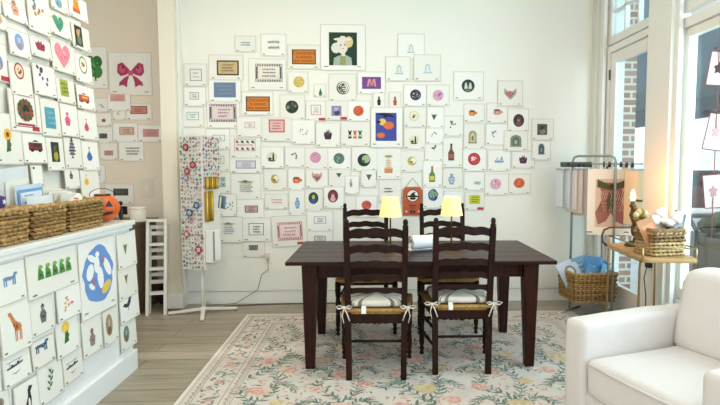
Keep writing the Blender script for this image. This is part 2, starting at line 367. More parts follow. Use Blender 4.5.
def K_pic(d, c): d.R(0, 0, 2, 2, c[0]); d.E(.1, -.4, .55, .5, c[1]); d.E(-.1, .3, .4, .38, c[2]); d.E(.3, .55, .2, .18, c[-1])
def K_squares(d, c):
    for i in range(2):
        for j in range(2): d.R(-.5+i, -.5+j, .85, .8, c[0]); d.R(-.5+i, -.5+j, .55, .5, c[1]); d.E(-.5+i, -.5+j, .2, .18, c[2])
def K_bottle(d, c):
    d.P([(-.85, -1), (.85, -1), (.85, -.1), (.3, .35), (.25, .8), (.25, 1), (-.25, 1), (-.25, .8), (-.3, .35), (-.85, -.1)], c[0]); d.R(0, -.5, 1.2, .5, c[1]); d.R(0, .8, .55, .3, c[2] if len(c) > 2 else c[1])
def K_vase(d, c): d.P([(-.5, -1), (.5, -1), (.6, -.8), (.95, -.1), (.8, .35), (.35, .5), (.35, .7), (.55, .8), (0, 1.05), (-.55, .8), (-.35, .7), (-.35, .5), (-.8, .35), (-.95, -.1), (-.6, -.8)], c[0]); d.R(0, 0, 1.2, .2, c[1]); d.E(0, -.45, .35, .18, c[1])
def K_arch(d, c): d.P([(-1, -1), (1, -1), (1, .3)] + [(math.cos(t), .3+.7*math.sin(t)) for t in [PI*k/10 for k in range(1, 10)]] + [(-1, .3)], c[0]); d.P([(-.6, -.75), (.6, -.75), (.6, .2), (0, .75), (-.6, .2)], c[1]); d.E(0, -.2, .3, .4, c[2]); d.R(0, -.9, 2.2, .15, c[-1])
HEART = [(0, -1), (.55, -.45), (.95, .1), (1, .5), (.8, .85), (.5, .97), (.2, .85), (0, .5), (-.2, .85), (-.5, .97), (-.8, .85), (-1, .5), (-.95, .1), (-.55, -.45)]
def K_heart(d, c): d.P(HEART[:8] + HEART[8:], c[0]); d.B(c[1:], 9, .55, .08, .2)
def K_bow(d, c):
    for q in (1, -1):
        d.P([(0, .25), (.15*q, .5), (.6*q, 1), (.95*q, .85), (1*q, .2), (.75*q, -.1), (.35*q, .0)][::q], c[0]); d.P([(.1*q, 0), (.45*q, -.2), (.85*q, -.6), (.9*q, -.9), (.6*q, -.8), (.3*q, -1), (.25*q, -.5)][::q], c[0])
        d.E(.62*q, .45, .22, .3, c[1]); d.E(.55*q, .6, .1, .12, c[2])
    d.R(0, .15, .35, .4, c[1])
def K_clover(d, c):
    for a in range(4): d.E(.5*math.cos(PI/4+a*PI/2), .5*math.sin(PI/4+a*PI/2), .5, .45, c[a % 2])
    d.P([(-.05, 0), (.1, 0), (.25, -1), (.1, -1)], c[0]); d.B([c[2]], 6, .6, .06, .14)
def K_bird(d, c): d.P([(-1, .0), (-.6, .3), (-.2, .1), (.1, .5), (.2, .9), (.5, 1), (.8, .8), (.6, .6), (.55, .1), (.2, -.4), (-.3, -.45)], c[0]); d.R(.05, -.7, .1, .5, c[1]); d.E(.15, .1, .25, .2, c[1])
def K_birdv(d, c): d.P([(0, -1), (.35, -.3), (.6, .1), (1, .9), (.35, .6), (0, .5), (-.35, .55), (-.95, .95), (-.6, .0), (-.35, -.4)], c[0]); d.E(0, .45, .3, .35, c[0]); d.E(0, 0, .3, .4, c[1]); d.E(.3, .35, .15, .14, c[1])
def K_fox(d, c):
    K_fox0(d, c); d.B([c[1], c[2], c[0]], 8, .7, .06, .14)
def K_fox0(d, c): d.P([(0, -1), (.55, -.45), (.95, .1), (.9, .95), (.4, .45), (0, .5), (-.4, .45), (-.9, .95), (-.95, .1), (-.55, -.45)], c[0]); d.E(-.4, 0, .14, .12, c[1]); d.E(.4, 0, .14, .12, c[1]); d.P([(0, -.8), (.3, -.2), (0, .2), (-.3, -.2)], c[2])
def K_crown(d, c):
    d.E(-.3, -.2, .55, .6, c[0])
    K_crown0(d, c)
def K_crown0(d, c): d.P([(-.7, -1), (.7, -1), (1, -.1), (.75, .5), (.45, .1), (.3, .95), (0, .3), (-.25, .85), (-.5, .1), (-.95, .4), (-1, -.2)], c[0]); d.B(c[1:], 6, .6, .1, .22)
def K_cup(d, c): d.P([(-.6, -.8), (.4, -.8), (.65, -.2), (.6, .5), (-.75, .5), (-.85, -.2)], c[0]); d.E(.8, -.05, .22, .4, c[0]); d.E(-.1, .5, .65, .3, c[1]); d.E(-.1, -.15, .3, .25, c[-1])
def K_figure(d, c): d.P([(-.5, -1), (.5, -1), (.75, -.1), (.4, .35), (-.4, .35), (-.75, -.1)], c[0]); d.E(0, .62, .35, .32, c[1]); d.P([(-.45, .75), (.45, .75), (0, 1.1)], c[-1]); d.R(0, -.35, .5, .25, c[-1])
def K_beast(d, c):
    d.P([(-.9, .25), (-.6, .45), (.35, .35), (.55, .85), (.9, .9), (1, .55), (.75, .4), (.7, -.1), (-.75, -.2)], c[0])
    for x in (-.75, -.5, .35, .6): d.R(x, -.55, .16, .9, c[0])
    d.B(c[1:], 5, .5, .1, .2)
def K_giraffe(d, c):
    d.P([(-.25, -.1), (-.75, .75), (-.95, .8), (-.9, 1), (-.55, 1), (.1, .25), (.6, .1), (.8, -.15), (.55, -.35), (-.2, -.35)], c[0])
    for x in (-.2, .0, .4, .6): d.P([(x, -.3), (x+.13, -.3), (x+.1, -1), (x, -1)], c[0])
    d.B([c[1]], 6, .4, .06, .12)
def K_penguin(d, c): d.P([(-.4, -1), (.3, -1), (.55, 0), (.4, .5), (.9, .9), (.2, 1), (-.1, .7), (-.1, .3), (-.6, -.3)], c[0]); d.E(.05, -.35, .22, .45, c[1])
def K_moon(d, c): d.E(0, 0, 1, 1, c[0]); d.E(.3, .15, .62, .62, c[1]); d.E(-.1, -.2, .28, .22, c[2])
def K_trio(d, c):
    for i, q in enumerate(c[:3]): x = -.68 + .68*i; d.P([(x-.25, -1), (x+.25, -1), (x+.14, 0), (x+.28, .9), (x+.05, .6), (x-.05, .6), (x-.28, .9), (x-.14, 0)], q); d.E(x, -.4, .1, .22, c[3])
def K_gnome(d, c): d.R(0, -.7, 1.8, .6, c[0]); d.P([(-.8, -.5), (.8, -.5), (.6, .5), (0, .8), (-.6, .5)], c[1]); d.E(0, .85, .9, .14, c[2]); d.S(c[0], 4, .5)
def K_glyphs(d, c):
    for i in range(4): d.E(d.r.uniform(-.8, .8), d.r.uniform(-.8, .8), .22, .15, c[0], d.r.uniform(0, 3)); d.E(d.r.uniform(-.8, .8), d.r.uniform(-.8, .8), .14, .2, c[-1], d.r.uniform(0, 3))
def K_swirl(d, c):
    for k in range(3): r0 = 1 - .3*k; d.E(0, 0, r0, r0, c[0]); d.E(.06, .04, r0-.13, r0-.13, c[1])
    d.B([c[0]], 9, .8, .12, .2)
def K_letter(d, c): d.R(0, 0, 2, 2, c[0]); d.P([(-.5, -.6), (-.3, -.6), (-.22, .2), (-.05, -.5), (.08, -.5), (.22, .2), (.3, -.6), (.5, -.6), (.38, .65), (.12, .65), (.02, .0), (-.1, .65), (-.35, .65)], c[1]); d.E(0, .1, .12, .2, c[2])
def K_bell(d, c): 
    d.P([(-.9, -.9), (.9, -.9), (.5, -.4), (.42, .6), (.15, .95), (-.15, .95), (-.42, .6), (-.5, -.4)], c[0]); d.P([(-.6, -.7), (.6, -.7), (.32, -.3), (.25, .5), (0, .7), (-.25, .5), (-.32, -.3)], c[1])
def K_word(d, c): d.S(c[0], 2, 1.0)
def K_verse(d, c): d.P([(-1, .75), (-.5, .85), (-.1, 1), (.2, .85), (1, .75), (.3, .65), (-.4, .65)], c[0]); d.E(0, .85, .16, .13, c[1]); d.mb and d.S(c[1], 5, .72)
def K_floral(d, c):
    d.O(c[0], .06)
    for i in range(4):
        for j in (-.6, .55): d.E(-.75+.5*i, j, .12, .2, c[i % 2]); d.E(-.65+.5*i, j-.2, .08, .1, c[2])
    d.S(c[0], 1, .8, .18)
def K_wreath(d, c):
    d.O(c[0], .05, 1); d.R(0, -.85, 1.6, .12, c[0]); d.R(0, .85, 1.2, .1, c[0])
    for k in range(14): a = 2*PI*k/14; d.E(.52*math.cos(a), .45*math.sin(a), .22, .18, c[1 + k % 2], a)
    d.E(0, .05, .3, .25, c[3]); d.E(0, -.2, .15, .15, c[0])
def K_portrait(d, c):
    d.R(0, 0, 2, 2, c[0]); d.P([(-.7, -1), (.65, -1), (.6, -.55), (.25, -.38), (-.2, -.38), (-.65, -.55)], c[1]); d.P([(-.25, -1), (.22, -1), (.18, -.4), (-.2, -.4)], c[2])
    d.E(-.05, .2, .42, .5, c[3]); d.E(-.5, .05, .34, .32, c[3]); d.E(.42, .42, .3, .34, c[4]); d.E(-.16, .22, .05, .05, '#5a5048'); d.E(.12, .24, .05, .05, '#5a5048'); d.E(0, .02, .07, .03, '#b08070'); d.E(-.05, .58, .62, .1, c[3]); d.R(.02, -.28, .26, .3, c[3]); d.P([(-.25, .65), (.25, .65), (.1, .78), (-.15, .78)], c[3])
def K_night(d, c): d.R(0, 0, 2, 2, c[0]); d.E(-.35, .35, .35, .25, c[1]); d.E(.25, .1, .5, .28, c[2]); d.E(-.5, -.6, .4, .2, c[2]); d.P([(-1, .9), (-.2, .8), (-.3, .6), (.3, .75), (.9, .6), (.5, .9), (-.2, 1)], c[3]); d.E(-.7, .35, .2, .1, c[3])
def K_lantern(d, c): 
    for i in range(6): z = -.8+.32*i; w = [.3, .8, 1, .8, .6, .3][i]; d.R(0, z, 2*w, .14, c[0]); d.R(0, z+.16, 1.4*w, .14, c[1])
    d.E(0, 1, .12, .14, c[0])
def K_truck(d, c): d.R(0, -.1, 2, 1.3, c[0]); d.R(.2, .1, 1.1, .45, c[1]); d.E(-.55, -.75, .25, .25, c[2]); d.E(.55, -.75, .25, .25, c[2]); d.P([(-.5, .7), (.5, .7), (0, 1.0)], c[2])
def K_tree(d, c): d.P([(-.8, -.6), (.8, -.6), (0, 1)], c[0]); d.R(0, -.8, 1, .3, c[1])
def K_pear(d, c): d.P([(-.5, -1), (.5, -1), (.9, -.5), (.6, 0), (.2, .3), (.1, .9), (-.05, .9), (-.15, .3), (-.6, 0), (-.9, -.5)], c[0]); d.E(0, .95, .25, .1, c[1])
def K_globe(d, c):
    d.P([(math.cos(t)*(1 + .05*math.sin(7*t) + .03*math.sin(13*t)), math.sin(t)*(1 + .04*math.sin(5*t + 1))) for t in [2*PI*k/48 for k in range(48)]], c[0])
    for x, z, a, b, q in ((-.55, .15, .22, .3, 1), (-.1, .35, .18, .3, 1), (.1, -.15, .2, .4, 1), (.6, .15, .18, .4, 1), (-.5, -.35, .2, .1, 1), (-.4, .6, .3, .12, 1), (.45, -.55, .35, .18, 2), (-.05, .7, .14, .1, 1), (-.35, -.2, .1, .15, 3), (.3, .45, .1, .12, 3)): d.E(x, z, a, b, c[q], x)
def K_frogs(d, c):
    for i in range(5):
        x = -.8+.4*i; d.P([(x-.18, -1), (x+.18, -1), (x+.14, 0), (x+.05, .3), (x+.1, .9), (x-.08, .9), (x-.12, .2)], c[0]); d.E(x+.02, .7, .12, .28, c[1]); d.E(x, -.4, .08, .2, c[2])
def K_sun(d, c): d.E(0, .45, .75, .5, c[0]); d.E(0, .45, .32, .22, c[1]); d.P([(-.5, -1), (.45, -.9), (.3, -.2), (.5, .1), (-.2, .0), (-.3, -.5)], c[2]); d.E(.3, -.35, .25, .2, c[2])
def K_sprig(d, c): 
    d.P([(-.3, -1), (-.2, -1), (.5, 1), (.4, 1)], c[0])
    for k in range(7): z = -.8+.27*k; d.E(-.2+.1*k+(.3 if k % 2 else -.3), z, .32, .12, c[k % 2], .6 if k % 2 else -.6)
def K_swing(d, c): d.R(0, .7, 1.8, .06, c[0]); d.R(-.6, .45, .05, .5, c[0]); d.R(.6, .45, .05, .5, c[0]); d.P([(-1, .1), (1, .3), (.9, .1), (.1, -.05), (-.9, -.1)], c[0]); d.E(-.35, .2, .14, .16, c[0]); d.E(.35, .3, .14, .16, c[0]); d.P([(-.6, -.7), (0, -.95), (.6, -.6), (0, -.8)], c[1])
def K_ship(d, c): d.P([(-.8, -.6), (.8, -.6), (1, -.1), (-1, -.1)], c[0]); d.P([(-.7, 0), (-.1, 0), (-.3, .8)], c[1]); d.P([(.1, 0), (.8, .1), (.5, .9)], c[0]); d.B([c[-1]], 5, 1, .05, .1)
def K_cocktail(d, c): d.E(0, 0, 1, 1, c[0]); d.P([(.1, -.6), (.45, -.6), (.42, .3), (.32, .9), (.2, .9), (.12, .3)], c[1]); d.E(-.35, -.35, .32, .25, c[1]); d.E(0, -.75, .7, .14, c[2])
def K_blank(d, c): pass
RU = ' rug'
canv_n = 0
def canvas(plane, P, row, grp, pre, tilt=0, depth=0, depth_rows=None):
    """plane 'Y' or 'X'; row: corner pixels of the sheet, centre and size of the printed motif, kind, colours, label"""
    global canv_n
    x0, y0, x1, y1, mx, my, mw, mh, kind, cols, label = row[:11]
    red = row[11] if len(row) > 11 else None
    on = (lambda a, b: onY(a, b, P)) if plane == 'Y' else (lambda a, b: onX(a, b, P + .014))
    A = on(x0, y0); B = on(x1, y1); ax = 0 if plane == 'Y' else 1
    ex = 1.035 if plane == 'Y' else 1.05
    w = (B[ax] - A[ax]) * ex; h = (A[2] - B[2]) * 1.035; cu = (A[ax] + B[ax]) / 2; cz = (A[2] + B[2]) / 2
    M0 = on(mx - mw/2, my); M1 = on(mx + mw/2, my); T0 = on(mx, my - mh/2); T1 = on(mx, my + mh/2)
    ux = (M0[ax] + M1[ax])/2 - cu; uz = (T0[2] + T1[2])/2 - cz; uw = (M1[ax] - M0[ax]) * (1 if plane == 'Y' else 1.15); uh = (T0[2] - T1[2]) * (1 if plane == 'Y' else 1.1)
    r = random.Random(canv_n * 13 + 5); canv_n += 1
    rot = 0 if plane == 'Y' else PI/2
    off = .0005 + depth
    loc = (cu, P - off, cz) if plane == 'Y' else (P + off, cu, cz)
    slope = lambda z: -tilt * (.5 - z / h)
    t = thing('needlepoint_canvas', label, 'canvas', loc, rot, grp)
    b = MB()
    def slab(xa, xb, za, zb, ya, yb, m):
        b.hull8([(xa, ya + slope(za), za), (xb, ya + slope(za), za), (xb, yb + slope(za), za), (xa, yb + slope(za), za)],
                [(xa, ya + slope(zb), zb), (xb, ya + slope(zb), zb), (xb, yb + slope(zb), zb), (xa, yb + slope(zb), zb)], m)
    slab(-w/2, w/2, -h/2, h/2, -.003, 0, EDGE)
    e = .006
    slab(-w/2 + e, w/2 - e, -h/2 + e, h/2 - e, -.0038, -.0029, PAPER[canv_n % 3])
    sheet = b.build('canvas_sheet', t)
    d = Draw(ux, uz, uw, uh, slope, r)
    globals()['K_' + kind](d, cols.split())
    # maker's marks in the lower corners
    d2 = Draw(0, 0, w, h, slope, r); d2.mb = d.mb
    s = .055 * w
    for q in (-1, 1):
        z = -h/2 + .085*h; xx = q * (w/2 - .13*w)
        pts = [(xx - s, z - .004), (xx + s*r.uniform(.3, 1), z - .004), (xx + s*r.uniform(.3, 1), z + .004), (xx - s, z + .004)]
        d.mb.poly([(x, -.0043 + slope(zz), zz) for x, zz in pts], ink('#6b665c' if q < 0 else '#8a8376'))
    if red:
        xx = w/2 - .22*w; z = -h/2 + .1*h; d.mb.poly([(x, -.0046 + slope(zz), zz) for x, zz in ((xx - .03, z - .013), (xx + .035, z - .013), (xx + .035, z + .013), (xx - .03, z + .013))], ink('#b5343c'))
    if d.mb.v: d.mb.build('painted_design', t)
    if row[-1] == 'tilt': t.rotation_euler = (0, math.radians(-3), 0) if plane == 'Y' else t.rotation_euler
    return t
BW = [
(184,64,207,86,196,75,12,12,'box','#8c979b #a9b4b8','pale canvas with a grey-blue framed square, uppermost at the left edge of the wall'),
(184,87,206,106,194.5,96,9,7,'box','#4a4248 #4a4248','small canvas with a dark boxed word, second down at the left edge'),
(180,107,204,127,193,116,12,8,'box','#5fa0a2 #4f9092','canvas with a teal boxed word, third down at the left edge'),
(209,55,243,80,228,68,22,15,'frame','#4a4030 #c7b184 #7f6a40','canvas with a tan saying framed in black, upper left of the wall'),
(209,80,241,102,225,90,22,15,'rect','#6c83a3 #8b97a0','canvas with a solid slate-blue rectangle under the tan saying'),
(207,102,240,128,223,113,27,18,'dash','#453a5c #e3d3cf #9c7f8e','canvas with pinkish script in a navy dashed border, under the slate-blue rectangle'),
(235,36,256,52,245.5,44,11,5,'word','#5f9a9c','small canvas with one teal word, at the top left of the wall display'),
(261,34,286,56,274,45,14,11,'word','#9a978c','canvas with two rows of grey capitals, beside the small teal word'),
(249,59,286,90,269,73,27,18,'dash','#3d3350 #e9e3d6 #8a7f95','large canvas with cream script inside a navy dashed border, beside the upper orange sign'),
(288,45,320,69,304,57,24,15,'champ','#4f3c20 #cf7b2d #6b2d14','orange champagne saying with a dark border, the upper of two, beside the green portrait'),
(242,92,273,115,258,104,24,15,'champ','#4f3c20 #cf7b2d #6b2d14','orange champagne saying with a dark border, the lower of two'),
(288,72,308,93,299,82,11,11,'disc','#c9b25a #d8c77c','small canvas with a plain gold disc below the upper orange sign'),
(280,95,305,120,292,107,13,13,'disc','#2c3438 #7a8a5c #55624f','canvas with a dark globe and green patches, right of the lower orange sign'),
(321,25,365,70,343,49,28,33,'portrait','#1f3a26 #9fb3a4 #9c9a63 #e2ddd0 #d9c894','largest and topmost canvas, pale big-eared figure on dark green'),
(314,84,326,97,320.5,92,5,8,'tree','#2e6b46 #1d2a22','tiny canvas with a green and black bottle-like tree'),
(329,74,356,102,343,88,13,13,'swirl','#3e423f #e3dfd2','canvas with a dark round scrolling monogram under the green portrait'),
(358,72,385,94,371.5,83,19,12,'letter','#74468c #d88f9c #c4616e','canvas with pink letters on a purple rectangle'),
(306,101,326,121,316,110,10,10,'box3','#b5606a #c48a8c','small canvas with a pink square frame and red corner tag','red'),
(326,101,348,120,336.5,111,10,10,'pic','#8b83a8 #3d3a58 #b4aecb','small canvas with a lilac square and red corner tag','red'),
(348,101,370,121,358.5,111,10.5,10.5,'disc','#cc5a3c #b34a34 #d8765a','canvas with an orange-red disc, left of the big blue night scene'),
(373,93,385,109,379,101,5,9,'figure','#20221f #20221f #55584f','tiny canvas with a black pointed-hat figure'),
(389,92,401,109,395,101,5,9,'figure','#b8493a #1f1d1b #d1594a','tiny canvas with a red and black figure'),
(371,108,402,147,386,127,21,28,'night','#3f4a9c #e3c36a #d8703a #1d2030','large canvas of a blue night scene with moon and orange pumpkins'),
(237,117,262,137,250,125,10,6,'box','#c4606c #c4606c','canvas with a small red boxed word, left of the pink sign'),
(262,118,292,141,277,126,16,13,'frame','#c8646c #e5bcb4 #b86a70','canvas with a pink sign framed in rose'),
(292,120,315,144,304,132,9,7,'glyphs','#8d9490 #a3a8a2','canvas with a faint grey sketch right of the pink sign'),
(316,123,340,147,328,134,8,11,'crown','#3a2c3a #6b4a58','canvas with a dark plum flame shape, left of the three little figures'),
(341,121,370,146,355,134,15,9,'trio','#2b2f2b #d2603a #2f7340 #e8e2d4','canvas with three little black, orange and green figures in a row'),
(206,129,230,149,219,138,12,6,'box','#4c4560 #6c6680','canvas with a navy-edged label, left of the floral border'),
(230,136,261,158,245,145,21,12,'floral','#b04a55 #4b3a48 #5c8a5a','canvas with a rose-sprig border around a word'),
(207,150,230,171,219,160,11,8,'box','#6fae84 #5f9e78','canvas with green lettering just right of the sticker rack'),
(230,158,262,173,246,164.5,20,8,'frame','#8d86ac #d5d2da #8d86ac','wide canvas with a lilac boxed line of text'),
(231,174,261,199,246,187,19,14,'verse','#a78c3e #55603f','canvas with verse lines beneath a gold and green flourish'),
(207,172,231,193,221,182,10,11,'squares','#5c9a9c #d9e3dc #3e6f78','canvas with teal tiles behind the gold packets'),
(261,147,284,168,272,157,11,10,'cocktail','#dcd8c0 #2d3328 #4a4a2c','canvas with a bottle and bowl on a pale round, left side of the wall'),
(285,147,305,167,293.5,156,9,7,'glyphs','#2d2b33 #55525c','canvas with small black marks like a cup and flowers'),
(305,148,328,169,315.5,157.5,11,11,'disc','#d193b0 #b86a92 #e0b4c6','canvas with a mottled pink disc, second row above the fox face at left'),
(328,148,351,169,339,158.5,11,11,'disc','#5f7a72 #3f5650 #839a90','canvas with a grey-teal disc'),
(352,147,377,171,364,160,13,13,'moon','#26352c #a8b890 #4c6b45','canvas with a dark green globe and pale crescent'),
(264,169,287,190,275,179,8,9,'moon','#b59a45 #ece7d9 #3b3628','canvas with a gold crescent moon, left of the orange pumpkin'),
(288,169,305,190,297,180,10,8,'cup','#cf6a3c #a8452a #e3a070','small canvas with an orange pumpkin mug, left part of the wall'),
(306,169,328,188,317,177,11,11,'fox','#d69a90 #4a3434 #7b5a55','canvas with a pink fox face above the green cameo'),
(329,169,351,187,339,175,6,5,'birdv','#23272a #5b6a60','canvas with a small dark bird above the maroon cameo'),
(345,176,359,194,351,183,4,8,'figure','#a9a59a #c3b9aa #8a867c','narrow canvas with a faint grey figure'),
(361,170,376,187,369,177,6,7,'birdv','#3c4636 #6a7456','small canvas with a dark green sprout'),
(305,189,323,211,313.5,198,10,12,'oval','#2f4f38 #3a5ca8 #d6b89a #c9b04a','canvas with an oval cameo portrait on green'),
(324,187,344,208,333,196,10.5,13,'oval','#6f2f3c #d9a8a4 #e3c2b4 #a85a60','canvas with an oval cameo portrait on maroon'),
(289,190,305,215,297.5,203,5.5,11,'vase','#7b9cc4 #a9bfda','tall canvas with a light blue urn'),
(265,194,288,209,277,201,12,5,'word','#d4807c','canvas with one line of salmon-pink letters'),
(237,199,264,219,251.5,209,13,7,'frame','#6a3a4c #c9a9ac #4f2c3c','canvas with a dark maroon boxed word'),
(243,218,271,241,256.5,229,15,12,'box3','#4f5a66 #3b4048','canvas with handwritten lines in a thin blue-grey frame'),
(272,216,307,246,290,231,25,18,'dash','#b0566a #ecd9d2 #c98a96','large canvas with rose-red script in a rose-red dashed border','tilt'),
(220,194,237,216,229,206,10,9,'glyphs','#7d8f99 #b1a9c0','canvas half hidden behind the rack with pale violet motifs'),
(219,217,243,242,229,229,15,14,'verse','#a78c3e #7389a4','canvas with blue verse under a gold flourish, right of the white leaflet box'),
(243,242,265,257,253.5,247.5,9,5,'frame','#2b2b2e #8a8a88 #2b2b2e','lowest canvas on the left part of the wall, dark boxed word'),
(307,211,333,231,320,220,12,7,'box','#64799c #3f5478','canvas with a blue boxed word, just above the table edge'),
(307,231,333,250,320,238.5,11,5.5,'frame','#3a3c68 #e2dfd6 #3a3c68','canvas with a navy plaque, behind the table edge'),
(344,196,356,216,350,206,4,4,'blank','','narrow blank canvas beside the round red motif'),
(356,196,377,217,366.5,205,10,9,'disc','#c9574c #a53c38 #d97a6a','canvas with a red disc directly left of the left lamp shade'),
(377,147,401,179,388.5,164,9,18,'gnome','#d58a4a #e3dcc8 #a99a6a','tall canvas with an orange and cream bearded figure below the night scene'),
(379,180,401,203,388,190,9,6,'word','#4a4a50','canvas with small black capitals above the left lamp shade'),
(404,85,426,106,415.5,95,11,11,'disc','#3e3444 #b4a4bc #6b5a74','canvas with a dark purple disc under the pale bell sketches'),
(427,85,449,106,438,95.5,11,11,'disc','#d8a4bc #b26a96 #a25f92','canvas with a pink and violet disc under the right-hand bell sketch'),
(404,107,426,127,414,116,10,10,'ringo','#d8cd9a #eae4cc #5c6a4a #c9a44a','canvas with a pale yellow ring'),
(427,107,444,128,434,117,6,7,'birdv','#707470 #3c3e3c','canvas with a small grey bird, right of the pale yellow ring'),
(444,116,463,136,453,124,8,9,'glyphs','#1f2422 #5a5f5c','canvas with a few black insect-like marks'),
(404,128,425,149,414,140,10,9,'cocktail','#dedabc #26221e #3a362c','canvas with a dark bottle and bowls on a pale round, right of the night scene'),
(426,128,444,144,434,134,6,6,'glyphs','#3a3d3b #8a8d88','small canvas with two blurred grey-black marks'),
(425,144,443,161,434,148,6,6,'bird','#26282c #9aa0a8','small canvas with a black bird above the green champagne bottle'),
(401,151,424,172,412,161,9,9,'moon','#c2aa5c #ece7d9 #6a5a34','canvas with a gold crescent moon above the orange hanging sign'),
(423,161,442,187,432,174,7,16,'bottle','#66843c #d8c860 #b5652f','canvas with a green champagne bottle'),
(443,138,462,167,451,152,7,17,'bottle','#6a4a3c #b0603a #2a2624','canvas with a tall brown wine bottle'),
(443,168,462,188,451.5,179,7,11,'vase','#8aa2bc #c4d0dc','canvas with a grey-blue lidded jar under the brown bottle'),
(398,34,424,59,411,49,9,9,'bell','#a9b9bd #dfe0d8','palest sketch canvas of a bell, top one of the three'),
(386,57,410,81,399,70,10,10,'bell','#a6bcc0 #dfe0d8','pale bell sketch canvas, lower left of the three'),
(414,55,440,81,427.5,69,10,10,'bell','#9fbfcb #d9e2e0','pale bell sketch canvas, lower right of the three'),
(454,72,483,100,468,86,13,13,'ghosts','#2b3f33 #cdd6cc #6f8a5a','canvas with two white ghosts on a dark green disc'),
(464,104,484,122,472.5,113,9,7,'cup','#d07a3a #8c3f1f #e3b070','small canvas with an orange pumpkin teacup, right part of the wall'),
(464,124,484,149,472.5,137,8,13,'arch','#a19a72 #c8c4a4 #7c7a5c #8d865f','canvas with a sand-coloured arched tombstone'),
(463,149,486,171,474,159,12.5,12.5,'ringo','#a8323c #c4424c #ece4da #ece4da','canvas with a white-clad figure on a crimson disc'),
(487,103,507,123,497.5,112,10,7,'cup','#c98c86 #8a4f50 #d9b0a4','small canvas with a dusky pink teapot'),
(498,81,522,106,510,94,13,12,'fox','#b59a94 #4a3a3c #c46a5c','canvas with a fox face and flowers, uppermost at the right end'),
(486,124,507,145,495,134,8,8,'glyphs','#8fa0aa #6a6f78','canvas with faint blue-grey markings right of the arched tombstone'),
(508,109,528,132,518.5,120.5,11,13,'oval','#3c3436 #7a4a44 #a87a6c #5a4a48','canvas with a dark oval portrait'),
(504,131,527,151,515.5,141,11,12,'arch','#7f8a76 #5f6a58 #a3ab98 #8c9684','canvas with a grey-green arch under the dark oval portrait'),
(488,150,510,171,499,160,10,9,'ship','#7fa4c4 #b0c8dc #d08a9a','canvas with a small blue ship'),
(512,151,534,168,523,159,8,9,'crown','#4a2f44 #8a5a78','canvas with a dark plum flame shape, near the right end under the grey-green arch'),
(532,119,553,140,542,129.5,10,11,'pic','#5c5450 #8a7a70 #3a3634','canvas with a dark brown square picture, far right end'),
(532,141,550,160,541,149,6,11,'arch','#5f6c72 #48545c #8a969c #5f6c72','canvas with a narrow slate arch, far right end'),
(485,174,508,195,495.5,184,11,11,'disc','#dba6bc #b8608c #e8c4d0','canvas with a pink blossom disc, bottom row right part'),
(509,174,530,194,519,183,11,10,'disc','#d4603c #b5482c #e07a54','canvas with an orange-red disc, bottom row at the right end'),
(423,187,443,208,433,195,10,12,'globe','#3f5f94 #8fa86c #2a3558 #a9bcd4','canvas with a dark blue oval globe beside the orange hanging sign'),
(444,191,463,205,453,198,4,4,'blank','','blank pale canvas directly behind the right lamp shade'),
(465,192,484,210,474.5,199.5,11,9,'rect','#c8cc3a #3a5a2c','canvas with a yellow-green block and red corner tag','red'),
(464,172,484,190,477,183,7,8,'text','#a9b3b0','pale canvas with faint grey glasses under the crimson disc'),
]
AL = [
(80,47,108,88,94,67,20,28,'clover','#2f6b34 #3f8040 #5fa05a','green clover canvas in the alcove, half hidden by the left wall'),
(109,53,152,95,131,75,27,25,'bow','#a83a5c #c05a78 #7a2440','large canvas of a crimson-pink bow in the alcove'),
(108,94,131,111,118,98,15,7,'rect','#dca8a0 #cf8c88','alcove canvas with a pale pink block beneath the bow'),
(126,104,152,120,139,110,17,8,'frame','#8a4440 #c98a80 #a05a54','alcove canvas with a red carpet-like rectangle'),
(95,98,110,112,102,106,6,4,'glyphs','#4a4038 #7a6a5c','small alcove canvas with tiny dark flowers'),
(113,108,126,120,119,113,5,4,'glyphs','#8a8a78 #a59a8a','smallest alcove canvas, faint motif left of the red carpet rectangle'),
(95,113,112,126,104,120,4,4,'crown','#8a4a40 #a06a5a','small alcove canvas with a rust-red speck of a flower'),
(96,127,113,143,103.5,136,8,5,'rect','#5c6460 #454b48','alcove canvas with a small grey-green rectangle'),
(113,123,138,142,127,131,15,8,'dash','#b08a7c #dcc0b0 #8c6a5c','alcove canvas with a pinkish brown scroll pattern'),
(138,125,163,142,151,133,16,8,'rect','#cf9a94 #bc827e','alcove canvas with a dusty rose rectangle, against the pillar'),
(100,143,118,160,109,153,9,5,'rect','#c49a90 #a87c74','alcove canvas with a small rose-brown rectangle'),
(119,142,144,161,133,151,15,9,'text','#6b6a60 3','alcove canvas with a bookshelf-like row of stripes'),
(93,165,106,183,98,172,5,7,'box','#4a443c #6a6458','alcove canvas with a small dark square frame, beside the left wall edge'),
(105,184,134,204,121,192,15,7,'rect','#4c4846 #6c6662','lowest alcove canvas with a charcoal rectangle behind the pumpkin'),
]
def hang(rows, plane, P, grp, tilt, step):
    done = []
    for row in rows:
        k = 0
        if plane == 'X': k = max([lv + 1 for q, lv in done if row[0] < q[2] - 2 and q[0] < row[2] - 2 and row[1] < q[3] + 3 and q[1] < row[3] and abs(row[1] - q[1]) > 8] + [0])
        while any(lv == k and row[0] < q[2] - .6 and q[0] < row[2] - .6 and row[1] < q[3] - .6 and q[1] < row[3] - .6 for q, lv in done): k += 1
        done.append((row, k)); canvas(plane, P, row, grp, '', tilt=tilt, depth=step * k)
hang(BW, 'Y', WALL_Y, 'canvases on the main wall', .004, .005)
hang(AL, 'Y', AL_Y, 'canvases in the alcove', .002, .004)
